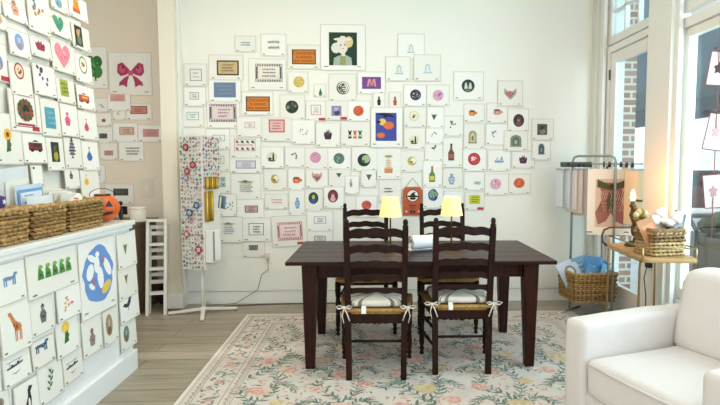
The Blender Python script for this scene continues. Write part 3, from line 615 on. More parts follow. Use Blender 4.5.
LW = [
(4,0,28,26,16,8,9,13,'figure','#d8a58c #c48a70 #b5654a','left-wall canvas, top row, with a peach and rust figurine'),
(27,-14,50,37,38,12,10,24,'glyphs','#c98a3a #5a7a9a','left-wall canvas with a tall cluster of tan and blue flowers'),
(51,-12,69,16,59,3,6,9,'disc','#8fb0c8 #6a90ac','left-wall canvas with a pale blue oval, cut by the top of the photo'),
(69,-8,88,24,76.5,5,7,14,'gnome','#d0672f #e0a04a #3c7a3c','left-wall canvas with an orange and green basket of flowers, top right corner'),
(50,16,71,41,59,24,9,15,'heart','#4a9c78 #3a7a9c #6ab48a','left-wall canvas with a green-blue heart'),
(72,22,90,53,78.5,36,6.5,18,'pic','#2f3a34 #6b7a62 #c49a6a','left-wall canvas with a narrow dark portrait rectangle'),
(8,27,30,60,18.5,42,8,15,'oval','#7fa8d4 #b48a94 #d0c0c4','left-wall canvas with a sky-blue oval cameo'),
(29,35,50,61,39,45,8.5,10,'crown','#9a3450 #6a2238 #b85a72','left-wall canvas with a dark raspberry flower'),
(51,39,75,76,62,56,13.5,22,'heart','#e48a9c #d46a84 #f0a8b4','left-wall canvas with a large pink heart'),
(74,52,91,85,82,65,7,16,'ringo','#6a9a78 #f0e8dc #b07a4a #8a5a3a','left-wall canvas with a green-ringed oval medallion'),
(-14,8,7,32,-2,18,8,10,'disc','#c9b48a #a89468','left-wall canvas at the extreme left edge, mostly cut off, upper one'),
(8,61,31,98,18,71,8.5,15,'ringo','#a8323c #e0d0b0 #a8323c','left-wall canvas with a crimson oval badge'),
(31,62,54,98,41,76,11,20,'glyphs','#5a3a62 #7a5a8a','left-wall canvas with a plum-coloured line drawing'),
(-14,38,9,83,-1,62,8,14,'oval','#7a8ab0 #c0a090 #e0d0c0','left-wall canvas with a red corner tag, at the left edge','red'),
(55,77,74,105,63,88,7,15,'rect','#a8b04a #5c7a3a','left-wall canvas with a yellow-green vertical block'),
(75,84,93,111,82,98,9,9,'truck','#c4503c #e0b04a #6a3a2c','left-wall canvas with a red and yellow little house'),
(6,88,38,133,22,110,19,31,'wreath','#a83c44 #3a5a38 #8a4a2c #2a2a26','largest left-wall canvas, dark wreath inside a crimson frame','red'),
(38,98,58,137,47.5,118,9,19,'rect','#5aa0b8 #88bccc','left-wall canvas with a turquoise vertical rectangle'),
(58,103,76,137,65,119,6.5,12,'figure','#e05a8c #e88aa8 #d04a7c','left-wall canvas with a hot pink figure'),
(76,110,95,140,84,125,4.5,11,'pear','#d04a6c #8a3a4c','left-wall canvas with a small cherry-pink rabbit-like figure'),
(-10,112,19,164,4,140,9,22,'sun','#e8b03a #7a4a20 #4a6a3a','left-wall canvas with a sunflower in a striped vase, at the left edge'),
(19,132,43,163,32,146,12,11,'truck','#7a2a34 #2a2a30 #1d1d20','left-wall canvas with a dark red truck'),
(43,137,61,170,52,152,7,18,'pic','#2c302a #a8a03a #4a5a34','left-wall canvas with a yellow figure on a black vertical rectangle'),
(61,137,79,168,69,149,6,19,'lantern','#3a3c48 #8a8e9a','left-wall canvas with a black and white striped lantern'),
(79,141,96,170,86.5,154,5.5,12,'pear','#3a6cb4 #2a4a80','left-wall canvas with a bright blue ornament'),
(61,168,76,188,67.5,175,4,7,'figure','#4a4a50 #8a8a8c','small left-wall canvas with a faint black figure, lowest row'),
(77,170,96,197,83,180,4.5,9,'pear','#e8b440 #d09830','left-wall canvas with a yellow pear, lowest row at the wall end'),
(27,165,39,186,30,168,2,2,'disc','#2a2a2a #3a3a3a','small left-wall canvas with one black dot, behind the plastic bag'),
]
hang(LW, 'X', LEFT_X, 'canvases on the near left wall', .012, .004)
CONS_X = -1.615
CR = [
(-9,268,27,297,11,279,14,12,'beast','#6a94bc #8a7a70 #a8c0d4','counter-front canvas with a blue and brown lamb'),
(28,257,78,282,55,268,30,13,'frogs','#4a8a3c #7aae4a #2f5a2c','wide counter-front canvas with a row of five green frogs'),
(80,245,117,303,99,274,26,52,'globe','#6a94d4 #f0f2f4 #e8c45a #b07a8a','largest counter-front canvas, blue spotted globe'),
(118,235,137,263,126,249,3.5,11,'birdv','#5a6a50 #8a7a5a','counter-front canvas with a little green hummingbird, topmost at the counter corner'),
(119,266,138,292,127,279,3,10,'birdv','#4a4a44 #9a8a5a','counter-front canvas with a grey flying bird, second down at the corner'),
(120,294,139,314,128,304,9,12,'bird','#2a3044 #3a4464','counter-front canvas with a navy swallow, third down at the corner'),
(121,319,137,342,127,334,5,15,'oval','#6a8a7c #8a5a50 #a8b0a0','counter-front canvas with a grey-green oval, lowest at the corner'),
(31,302,55,327,44,313,8,17,'figure','#6a6a70 #8a8a90 #3a3a40','counter-front canvas with a grey striped cat-like figure'),
(57,287,81,312,68,303,11,14,'glyphs','#e07a94 #e0b04a','counter-front canvas with a pink and yellow jester'),
(0,308,32,344,16,326,13,28,'giraffe','#c8804a #8a4a24','counter-front canvas with an orange giraffe'),
(33,344,56,358,43,346,13,10,'beast','#4a6484 #2c3a54 #7a90a8','counter-front canvas with a slate-blue zebra'),
(57,324,80,347,67,332,9,20,'sun','#f0c840 #e8d070 #3a6a34','counter-front canvas with a frog under a yellow sun'),
(83,323,103,347,93,337,7,16,'figure','#8a8480 #7a7470 #c43a44','counter-front canvas with a grey mouse in a red hat'),
(104,313,119,338,110,325,6,20,'oval','#a88a78 #7a5a4a #c8b09c','counter-front canvas with a beige-brown oval'),
(4,357,32,374,16,366,15,15,'swing','#4a4a4c #7a7a7c','counter-front canvas with a figure on a swing, the left one'),
(39,370,64,391,51,379,8,19,'sprig','#5a7a44 #3a5a34','counter-front canvas with a leafy green sprig'),
(64,358,84,373,73,366,11,13,'swing','#4a4a4c #7a7a7c','counter-front canvas with a figure on a swing, the right one beside the frog and sun'),
(15,389,40,412,29,399,9,24,'penguin','#1f2226 #e8e6e0','counter-front canvas with a black penguin, bottom row'),
(-14,402,12,425,1,404,8,10,'disc','#9a8a7a #7a6a5c','counter-front canvas cut off at the bottom left corner'),
]
hang(CR, 'X', CONS_X, 'canvases on the counter front', .010, .004)
# ================================================================== COUNTER
WHITE = mat('#f0f2f2', .45, noise=.01, scale=3)
ct = thing('counter', 'white display counter hung with canvases, along the left wall', 'counter', (0, 0, 0))
MB().box((LEFT_X + .002, .4, 0), (CONS_X, 3.57, .985), WHITE).build('body', ct, bevel=.003)
MB().box((LEFT_X + .002, .36, 1.0), (CONS_X + .03, 3.60, 1.03), mat('#e9e9e4', .35)).box((LEFT_X + .002, .38, .975), (CONS_X + .018, 3.585, 1.0), WHITE).build('countertop', ct, bevel=.006)
MB().box((LEFT_X + .002, .36, 0), (CONS_X + .022, 3.585, .14), WHITE).build('plinth', ct, bevel=.004)
# ================================================================== WICKER BASKETS
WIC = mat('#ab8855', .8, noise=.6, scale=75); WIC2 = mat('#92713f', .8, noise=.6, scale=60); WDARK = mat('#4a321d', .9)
def wicker(root, w, d, h, rows, taper=.9, amp=.006, mats=(WIC, WIC2), seed=1):
    r = random.Random(seed)
    rb = h / rows / 2 * 1.12; hw, hd = w/2, d/2
    per = 2*(w + d); n = max(24, int(per / .042)); n += n % 2
    def pt(s, k, off):
        s = s % per; kk = k + off
        if s < w: return (-hw + s, -hd - off)
        s -= w
        if s < d: return (hw + off, -hd + s)
        s -= d
        if s < w: return (hw - s, hd + off)
        s -= w; return (-hw - off, hd - s)
    def sc(z): return taper + (1 - taper) * z / h
    m = MB()
    for i in range(rows):
        z = h * (i + .5) / rows; pts = []; k = sc(z); ph = (i % 2) * .5
        for j in range(n*2):
            s = per * (j/2 + .25*(i % 2)) / n; o = amp * (1 if (j + i) % 2 else -1)
            x, y = pt(s, 0, o); pts.append((x*k, y*k, z + r.uniform(-.002, .002)))
        m.tube(pts, [rb * (r.uniform(1.0, 1.25) if (q_ + i) % 2 else r.uniform(.45, .6)) for q_ in range(len(pts))], mats[0] if r.random() > .35 else mats[1], 6, closed=True)
    m.build('woven_side', root, smooth=True)
    rim = MB()
    pts = [( *pt(per*j/n, 0, .002 * (-1)**j), h + .004) for j in range(n)]
    rim.tube(pts, [rb*1.35*(1 + .18*(-1)**j) for j in range(n)], mats[0], 6, closed=True); rim.build('rim', root, smooth=True)
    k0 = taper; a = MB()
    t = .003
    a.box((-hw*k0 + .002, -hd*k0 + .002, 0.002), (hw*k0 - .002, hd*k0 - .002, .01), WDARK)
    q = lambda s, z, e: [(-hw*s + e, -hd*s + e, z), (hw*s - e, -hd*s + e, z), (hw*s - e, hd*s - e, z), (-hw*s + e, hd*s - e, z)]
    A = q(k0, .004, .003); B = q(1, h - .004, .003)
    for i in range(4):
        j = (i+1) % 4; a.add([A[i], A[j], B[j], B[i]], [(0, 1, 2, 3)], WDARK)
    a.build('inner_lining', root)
bys = [(1.98, 2.33), (2.345, 2.58), (2.595, 2.89), (2.905, 3.29)]
blab = ['empty-looking wicker basket on the counter, farthest from the pumpkin, cut off at the photo edge', 'wicker basket on the counter holding a purple pouch, third from the pumpkin',
        'wicker basket on the counter holding plastic packets, second from the pumpkin', 'wicker basket on the counter holding white cards, next to the pumpkin']
for i, (a, b) in enumerate(bys):
    t = thing('wicker_basket', blab[i], 'basket', (-1.765, (a+b)/2, 1.032), 0, 'wicker baskets on the counter')
    wicker(t, .26, b - a - .02, .155, 8, .95, .007, seed=i)
def pouch(mb, w, h, t, m, puff=.5):
    vs = []; fs = []; n = 6
    for s in (-1, 1):
        for i in range(n+1):
            for j in range(n+1):
                u, v = i/n, j/n; y = s * t/2 * (math.sin(PI*u) * math.sin(PI*v)) ** puff
                vs.append(((u - .5)*w, y, v*h))
    for k in range(2):
        o = k*(n+1)**2
        for i in range(n):
            for j in range(n):
                q = (o+i*(n+1)+j, o+(i+1)*(n+1)+j, o+(i+1)*(n+1)+j+1, o+i*(n+1)+j+1); fs.append(q if k == 0 else q[::-1])
    mb.add(vs, fs, m)
def orient(o, rx=0, ry=0, rz=0): o.rotation_euler = (rx, ry, rz); return o
# purple pouch with white stars
t = thing('pouch', 'purple pouch with white stars sticking up at the left edge of the photo', 'pouch', (-1.75, 2.47, 1.10)); orient(t, 0, .25, PI/2)
b = MB(); pouch(b, .16, .17, .05, mat('#3d2a74', .6)); b.build('body', t, smooth=True)
s = MB()
for k in range(7): s.poly([(x, -.027, z) for x, z in star(5, .017, .007, cx=rnd.uniform(-.05, .05), cy=rnd.uniform(.03, .14))], mat('#e9e6ef', .7))
s.build('stars', t)
# clear plastic packets
plast = mat('#d7dde0', .25, spec=.6)
for i, (yy, hh, lab, sub) in enumerate([(2.74, .31, 'tall clear plastic packet sticking up highest from the counter basket', None), (2.765, .22, 'plastic packet with a blue-edged white card in the counter basket', '#6f9fd0'), (2.775, .16, 'low frosted plastic packet in front of the blue-edged card', None)]):
    t = thing('plastic_packet', lab, 'packet', (-1.80 + .05*i, yy, 1.08)); orient(t, .06 - .03*i, -.1 + .03*i, PI/2 - .08)
    b = MB(); pouch(b, .19, hh, .02, plast if i != 1 else mat('#c3d4e4', .3)); b.build('bag', t, smooth=True)
    b = MB()
    if sub:
        b.box((-.085, -.0125, .02), (.085, -.011, hh - .02), mat(sub, .5)).box((-.075, -.014, .03), (.075, -.0125, hh - .035), mat('#dfe6ec', .6))
        for k in range(4): b.box((-.05, -.015, .06 + .035*k), (.05 - .012*k, -.014, .067 + .035*k), mat('#8fa8c4'))
    else: b.box((-.08, -.0125, .02), (.08, -.011, hh*.8), mat('#e9e6dc', .7))
    b.build('card', t)
# white cards in the third basket, card in the last
for i in range(5):
    t = MB().cbox((0, 0, .09), (.23 - .01*i, .003, .18 - .014*i), mat(['#efece2', '#e4e0d2', '#f2efe8', '#e9e2cf', '#f0eee6'][i], .8))
    if i == 4:
        for k in range(3): t.cbox((-.02 + .05*k, -.0025, .09), (.012, .001, .025), mat('#5c8a94'))
    o = t.build('pattern_card'); o.location = (-1.86 + .022*i, 3.08 + .01*i, 1.085); orient(o, .12, 0, PI/2 + .04*i - .05)
    tag(o, ['rearmost and tallest', 'second from the back', 'middle', 'second from the front', 'frontmost'][i] + ' white card standing in the counter basket beside the pumpkin', 'card', 'white cards in the counter basket')
o = MB().cbox((0, 0, .06), (.13, .004, .12), mat('#efebe0', .8)).cbox((0, -.003, .08), (.04, .001, .01), mat('#c46a4a')).build('pattern_card'); o.location = (-1.72, 3.19, 1.13); orient(o, -.5, .1, PI/2 - .1)
tag(o, 'white card lying tilted on top of the last counter basket', 'card')
# ================================================================== JACK-O-LANTERN
t = thing('jack_o_lantern', 'orange pumpkin bucket with black face and wire handle on the counter end', 'pumpkin bucket', (-1.73, 3.46, 1.032), .42)
org = mat('#d4601c', .4); blk = mat('#1d1714', .5)
b = MB(); b.ell((0, 0, .092), (.098, .098, .092), org, 36, 14, lambda q: 1 + .05*abs(math.cos(4.5*math.atan2(q[1], q[0])))*(1 - abs(q[2])))
b.build('body', t, smooth=True)
def surf(x, z, e=.006):
    zz = (z - .092)/.092; r2 = max(0, 1 - zz*zz); rr = .103*math.sqrt(r2); y2 = max(0, rr*rr - x*x); return (x, -math.sqrt(y2) - e, z)
f = MB()
for cx in (-.04, .04): f.poly([surf(x, z) for x, z in ((cx-.022, .105), (cx+.022, .105), (cx, .145))], blk)
f.poly([surf(x, z) for x, z in ((-.012, .082), (.012, .082), (0, .1))], blk)
for k in range(6):
    x0 = -.06+.02*k; zf = lambda x: .048 + 3.5*x*x; dz = .018 if k % 2 else .026
    f.poly([surf(x0, zf(x0)), surf(x0+.02, zf(x0+.02)), surf(x0+.02, zf(x0+.02)+dz*.8), surf(x0, zf(x0)+dz*.8)], blk)
f.build('face', t)
MB().lathe([(.05, .168), (.047, .182), (.042, .178), (.042, .168)], blk, 20).build('opening_rim', t, smooth=True)
MB().tube([(-.07, 0, .165)] + [(-.075*math.cos(PI*k/10), -.02, .17 + .05*math.sin(PI*k/10)) for k in range(1, 10)] + [(.07, 0, .165)], .0022, blk, 6).build('handle', t, smooth=True)
t = thing('bat_ornament', 'small black bat ornament sitting behind the pumpkin bucket', 'ornament', (-1.66, 3.555, 1.032), -.3)
b = MB(); b.ell((0, 0, .05), (.018, .014, .05), blk, 10, 6).ell((0, 0, .115), (.016, .014, .016), blk, 10, 6); b.build('body', t, smooth=True)
for q in (-1, 1): MB().prism([(0, 0), (.05*q, .004), (.045*q, .007), (0, .006)][::q], .04, .095, blk).build('wing', t)
# ================================================================== ALCOVE: dark cabinet, white canister, folded step ladder
dkb = mat('#5f4a33', .6, noise=.15, scale=6)
t = thing('side_cabinet', 'dark brown low cabinet behind the end of the white counter', 'cabinet', (-2.45, 5.1, 0))
MB().box((-.33, -.22, .03), (.30, .25, .85), dkb).build('body', t, bevel=.004)
MB().box((-.35, -.24, .85), (.32, .27, .88), mat('#6a5339', .5)).build('top', t, bevel=.004)
MB().box((-.31, -.238, .06), (-.02, -.22, .82), dkb).build('door', t, bevel=.003); MB().box((.0, -.238, .06), (.28, -.22, .82), dkb).build('door', t, bevel=.003)
for sx in (-.3, .27):
    for sy in (-.19, .22): MB().box((sx-.02, sy-.02, 0), (sx+.02, sy+.02, .03), dkb).build('foot', t)
x, y, z = onY(140, 210, 4.95)
t = thing('canister', 'plain off-white cylindrical canister on the dark cabinet in the alcove', 'canister', (x - .01, 4.93, .882))
MB().lathe([(.066, 0), (.07, .006), (.07, .118), (.066, .122)], mat('#d8cfbd', .5), 24).build('body', t, smooth=True)
MB().lathe([(.072, .118), (.072, .132), (.066, .137)], mat('#dfd7c6', .5), 24).build('lid', t, smooth=True)
t = thing('step_ladder', 'folded white step ladder leaning beside the pillar in the alcove', 'step ladder', (-2.0, 4.93, 0), math.radians(14))
LG = mat('#dfdcd3', .5); LG2 = mat('#cfccc4', .5)
for x0 in (-.078, .078):
    MB().taper((x0, -.03, 0), (.03, .05), (x0*1.0 + .015, .06, .90), (.026, .045), LG).build('front_rail', t, bevel=.003)
    MB().taper((x0*.9, .06, 0.0), (.022, .03), (x0 + .03, .1, .84), (.022, .03), LG2).build('rear_rail', t, bevel=.003)
for i, zz in enumerate((.2, .43, .66, .885)):
    s = .075; MB().cbox((.015*zz, .0 + .08*zz, zz), (2*s, .09 if i == 3 else .075, .022), LG).build('tread', t, bevel=.002)
for zz in (.3, .37, .53, .6, .76, .82): MB().cbox((.02*zz, .045 + .05*zz, zz), (.13, .008, .035), LG2).build('slat', t)
# dark bags stored under the ladder
for i, (xx, yy, w, hcol) in enumerate([(-1.93, 5.3, .1, '#2b2320'), (-2.02, 5.36, .09, '#5a2f2c')]):
    t = MB(); pouch(t, w*1.4, .2, .08, mat(hcol, .8)); o = t.build('cloth_bag', smooth=True); o.location = (xx - .12, yy, 0.002); o.rotation_euler.z = .3*i
    tag(o, ['black cloth bag slumped on the floor behind the step ladder', 'dark red cloth bag slumped on the floor behind the step ladder'][i], 'bag')
# ================================================================== STICKER RACK
x, y, z = onY(203, 200, 4.93)
RK = (-1.575, 4.96, 0); RA = math.radians(69)
t = thing('spinner_rack', 'white spinning sticker rack on a cross-shaped foot before the pillar', 'display rack', RK, RA)
rw_ = mat('#e8e6de', .4)
MB().lathe([(.016, .03), (.016, .45)], rw_, 16).build('pole', t, smooth=True)
MB().lathe([(.035, .02), (.035, .05), (.018, .06)], rw_, 16).build('hub', t, smooth=True)
for k in range(4):
    a = k*PI/2 + math.radians(15) - RA; L_ = .31
    b = MB(); b.taper((.02*math.cos(a), .02*math.sin(a), .045), (.03, .03), (L_*math.cos(a), L_*math.sin(a), .022), (.03, .03), rw_)
    b = MB(); d = Vector((math.cos(a), math.sin(a), 0)); s = Vector((-d.y, d.x, 0)) * .018
    P0 = d*.02; P1 = d*L_
    b.hull8([P0 - s + Vector((0,0,.028)), P1 - s + Vector((0,0,.012)), P1 + s + Vector((0,0,.012)), P0 + s + Vector((0,0,.028))], [P0 - s + Vector((0,0,.052)), P1 - s + Vector((0,0,.03)), P1 + s + Vector((0,0,.03)), P0 + s + Vector((0,0,.052))], rw_)
    o = b.build('leg', t, bevel=.003); MB().lathe([(.012, 0), (.014, .004), (.014, .014)], mat('#8a8880'), 10, (P1.x*.95, P1.y*.95, 0)).build('foot_pad', o)
q = .125
MB().box((-q, -q, .44), (q, q, 1.68), mat('#e6e1d6', .5)).build('column', t, bevel=.003)
# printed sheets of small motifs on both visible sides (face -x and face -y)
cols = ['#5a6a5c', '#8a4a50', '#a8b4a8', '#5a6a8a', '#c49a9a', '#3c4440', '#9a8a6a', '#7a9a94', '#b87a84', '#d0b8b0']
def face_sheet(axis, name, x0, x1, z0, z1, n, cs):
    b = MB()
    def pt(u, v, e):  # u along face
        return (-q - e, -u, v) if axis == 'x' else (u, -q - e, v)
    b.poly([pt(x0, z0, .002), pt(x1, z0, .002), pt(x1, z1, .002), pt(x0, z1, .002)], mat('#d6d4c8', .6))
    k = 0
    nx = max(3, round((x1-x0)/.036)); nz = round((z1-z0)/.037)
    for i in range(nx):
        for j in range(nz):
            u = x0 + (i + .5)*(x1-x0)/nx + rnd.uniform(-.008, .008); v = z0 + (j + .5)*(z1-z0)/nz + rnd.uniform(-.01, .01); k += 1
            c1, c2 = rnd.choice(cs), rnd.choice(cs); e = .003 + .0002*(k % 5)
            if rnd.random() < .6: b.poly([pt(u + .02*math.cos(a), v + .022*math.sin(a), e) for a in [2*PI*m/9 for m in range(9)]], mat(rnd.choice(['#cfcabd', '#d8c4c0', '#c4d0c8', '#e8e2d8'])))
            rr = rnd.uniform(.008, .018); b.poly([pt(u + rr*x_, v + rr*y_, e + .001) for x_, y_ in star(5, 1, rnd.uniform(.5, .85), rnd.uniform(0, 3))], mat(c1))
            rr = rr*.45; b.poly([pt(u + rr*x_, v + rr*y_, e + .0016) for x_, y_ in ring(0, 0, 1, 1, 7)], mat(c2))
    return b.build(name, t)
face_sheet('x', 'sticker_sheet', -.118, .118, .45, 1.67, 60, cols)
face_sheet('y', 'sticker_sheet', -.118, .118, 1.2, 1.67, 60, ['#5a4a6a', '#b04a5a', '#3c4440', '#c87a94', '#8a94a8'])
# hook pegs
rt = Matrix.Translation(RK) @ Matrix.Rotation(RA, 4, 'Z')
def onrack(axis, u, v, e):
    p = Vector((-q - e, -u, v)) if axis == 'x' else Vector((u, -q - e, v)); return rt @ p
def packet(axis, u, v, kind, c1, c2, label, tilt=0, s=.032):
    p = onrack(axis, u, v, .008); b = thing('sticker_packet', label, 'sticker packet', p, RA + (-PI/2 if axis == 'x' else 0), 'sticker packets on the spinner rack')
    b.rotation_euler = (0, tilt, b.rotation_euler.z)
    m = MB()
    if kind == 'flower': m.add([(x_*s, y_, z_*s) for y_ in (-.004, 0) for x_, z_ in star(8, 1.15, .95)], [tuple(range(16)), tuple(reversed(range(16, 32)))] + [(i+1 if i < 15 else 0, i, i+16, i+17 if i < 15 else 16) for i in range(16)], mat(c1, .5))
    else: m.box((-s, -.004, -s), (s, 0, s), mat(c1, .5))
    m.build('backing', b)
    m = MB(); m.poly([(x_*s*.55, -.005, z_*s*.55) for x_, z_ in (star(6, 1, .7) if kind == 'flower' else star(4, 1.3, .8))], mat(c2, .5)); m.poly([(x_*s*.22, -.0056, z_*s*.22) for x_, z_ in ring(0, 0, 1, 1, 10)], mat(c1, .5)); m.build('motif', b)
packet('x', -.045, 1.57, 'flower', '#8f2f38', '#d8b8b0', 'red flower sticker packet, topmost on the rack')
packet('x', .03, 1.41, 'flower', '#8f2f38', '#cfaaa4', 'red flower sticker packet, middle left on the rack')
packet('x', -.035, 1.35, 'flower', '#9a3a40', '#d8b8b0', 'red flower sticker packet, lowest of the three red ones')
packet('x', .06, 1.04, 'flower', '#3d5e84', '#cfd8e0', 'blue flower sticker packet at the left of the rack')
packet('x', -.02, .97, 'square', '#3d5e84', '#e0d8d8', 'blue square sticker packet in the middle of the rack', .2)
packet('x', .0, .91, 'square', '#c8a8a8', '#8f3a44', 'pink diamond sticker packet under the blue square one', .6, .028)
packet('x', -.06, .77, 'square', '#b0626a', '#e8dcd8', 'rose diamond sticker packet near the lower right of the rack', .7, .03)
packet('x', .07, .63, 'square', '#a8404c', '#e8dcd8', 'red diamond sticker packet at the lower left of the rack', .75, .034)
packet('x', -.05, 1.29, 'square', '#8a7a94', '#e8dcd8', 'mauve diamond sticker packet below the red flowers', .7, .026)
# gold tubes and leaflet box clipped on the right side
gold = mat('#b8943a', .3, .85); gold2 = mat('#8a6c24', .35, .85)
k = 0
for (u, z0, z1, n_, lab) in ((-.02, 1.185, 1.30, 5, 'upper'), (-.03, .89, 1.17, 3, 'lower')):
    for i in range(n_):
        p = onrack('y', u - .09 + .034*i + .02, z0, .024)
        o = MB().lathe([(.015, 0), (.016, .004), (.016, z1 - z0 - .004), (.013, z1 - z0)], gold if i % 2 == 0 else gold2, 14).build('gold_tube', smooth=True); o.location = p
        tag(o, 'short gold tube in the upper holder of the sticker rack' if lab == 'upper' else 'tall gold tube in the lower holder of the sticker rack', 'tube', lab + ' gold tubes on the rack')
lb = thing('leaflet_box', 'white leaflet holder clipped low on the right side of the sticker rack', 'leaflet holder', onrack('y', -.045, .51, .004), RA)
MB().box((-.065, -.07, 0), (.065, 0, .30), mat('#e9e7e2', .3)).build('holder', lb, bevel=.004)
s = MB().box((-.055, -.074, .02), (.055, -.07, .29), mat('#f3f1ec', .6))
s.poly([(-.055, -.0745, .02), (-.03, -.0745, .02), (-.03, -.0745, .29), (-.055, -.0745, .29)], mat('#8f8a80')); s.build('leaflet', lb)
p = onY(222, 202, 4.86)
t = thing('blue_packet', 'tilted blue and white foil packet on the right of the gold tubes', 'packet', p, -.5); t.rotation_euler = (0, .15, -.5)
b = MB(); pouch(b, .09, .12, .03, mat('#5f8296', .3)); o = b.build('bag', t, smooth=True)
for v in o.data.vertices: v.co.z -= .06
MB().box((-.012, -.018, -.05), (.004, -.015, .05), mat('#dfe8ea', .4)).box((.018, -.0165, -.05), (.026, -.0145, .05), mat('#2c4656', .4)).build('stripe', t)
# ================================================================== DINING TABLE
wood = stretched('#1e0b05', '#36170d', (3, 60, 60), .34, 'walnut', .1)
woodv = stretched('#210b03', '#3c180c', (60, 60, 4), .45, 'walnut_v', .1)
wchair = stretched('#190903', '#301308', (40, 40, 5), .55, 'chair_wood', .1)
TB = (.365, 3.92); TR = math.radians(-.9)
t = thing('dining_table', 'long dark wooden dining table with square tapered legs on the floral rug', 'table', (*TB, .0045), TR)
b = MB()
for i in range(5): y0 = -.52 + .196*i; b.box((-.905, y0 + .0006, .735), (.905, y0 + .1954, .76), wood)
b.build('tabletop', t, bevel=.003)
b = MB()
for s in (-1, 1): b.box((-.74, s*.385 - .012, .628), (.74, s*.385 + .012, .729), woodv).box((s*.745 - .012, -.38, .628), (s*.745 + .012, .38, .729), woodv)
b.build('apron', t, bevel=.003)
for sx in (-1, 1):
    for yy in (-.395, .35): MB().taper((sx*.76, yy, 0), (.062, .062), (sx*.755, yy, .729), (.105, .105), woodv).build('leg', t, bevel=.004)
# ================================================================== LADDER-BACK CHAIRS
rush = stretched('#8f6c3c', '#c29a5c', (90, 90, 8), .8, 'rush', .6, fac=(.3, .7))
tick = mat('#e3ddd0', .9); tick2 = mat('#77756c', .9)
ribbon = mat('#e6dfd0', .8)
def turned(z0, z1, r=.019, m=wchair):
    L_ = z1 - z0; pr = []
    for f_, k_ in ((0, .75), (.03, .9), (.06, .55), (.1, 1.05), (.14, .6), (.17, .95), (.3, 1.05), (.42, .8), (.44, 1.1), (.46, .8), (.6, 1.1), (.72, .85), (.74, 1.2), (.77, .85), (.78, 1.2), (1, 1.2)): pr.append((r*k_, z0 + L_*f_))
    return pr
def hspindle(mb, a, b, r, m, n=10):
    a, b = Vector(a), Vector(b); ks = [(0, .6), (.1, .7), (.16, .95), (.2, .6), (.24, 1.0), (.28, .6), (.36, .95), (.42, .6), (.46, 1.15), (.5, .7), (.54, 1.15), (.58, .6), (.64, .95), (.72, .6), (.76, 1.0), (.8, .6), (.84, .95), (.9, .7), (1, .6)]
    mb.tube([a.lerp(b, f_) for f_, _ in ks], [r*k_ for _, k_ in ks], m, n)
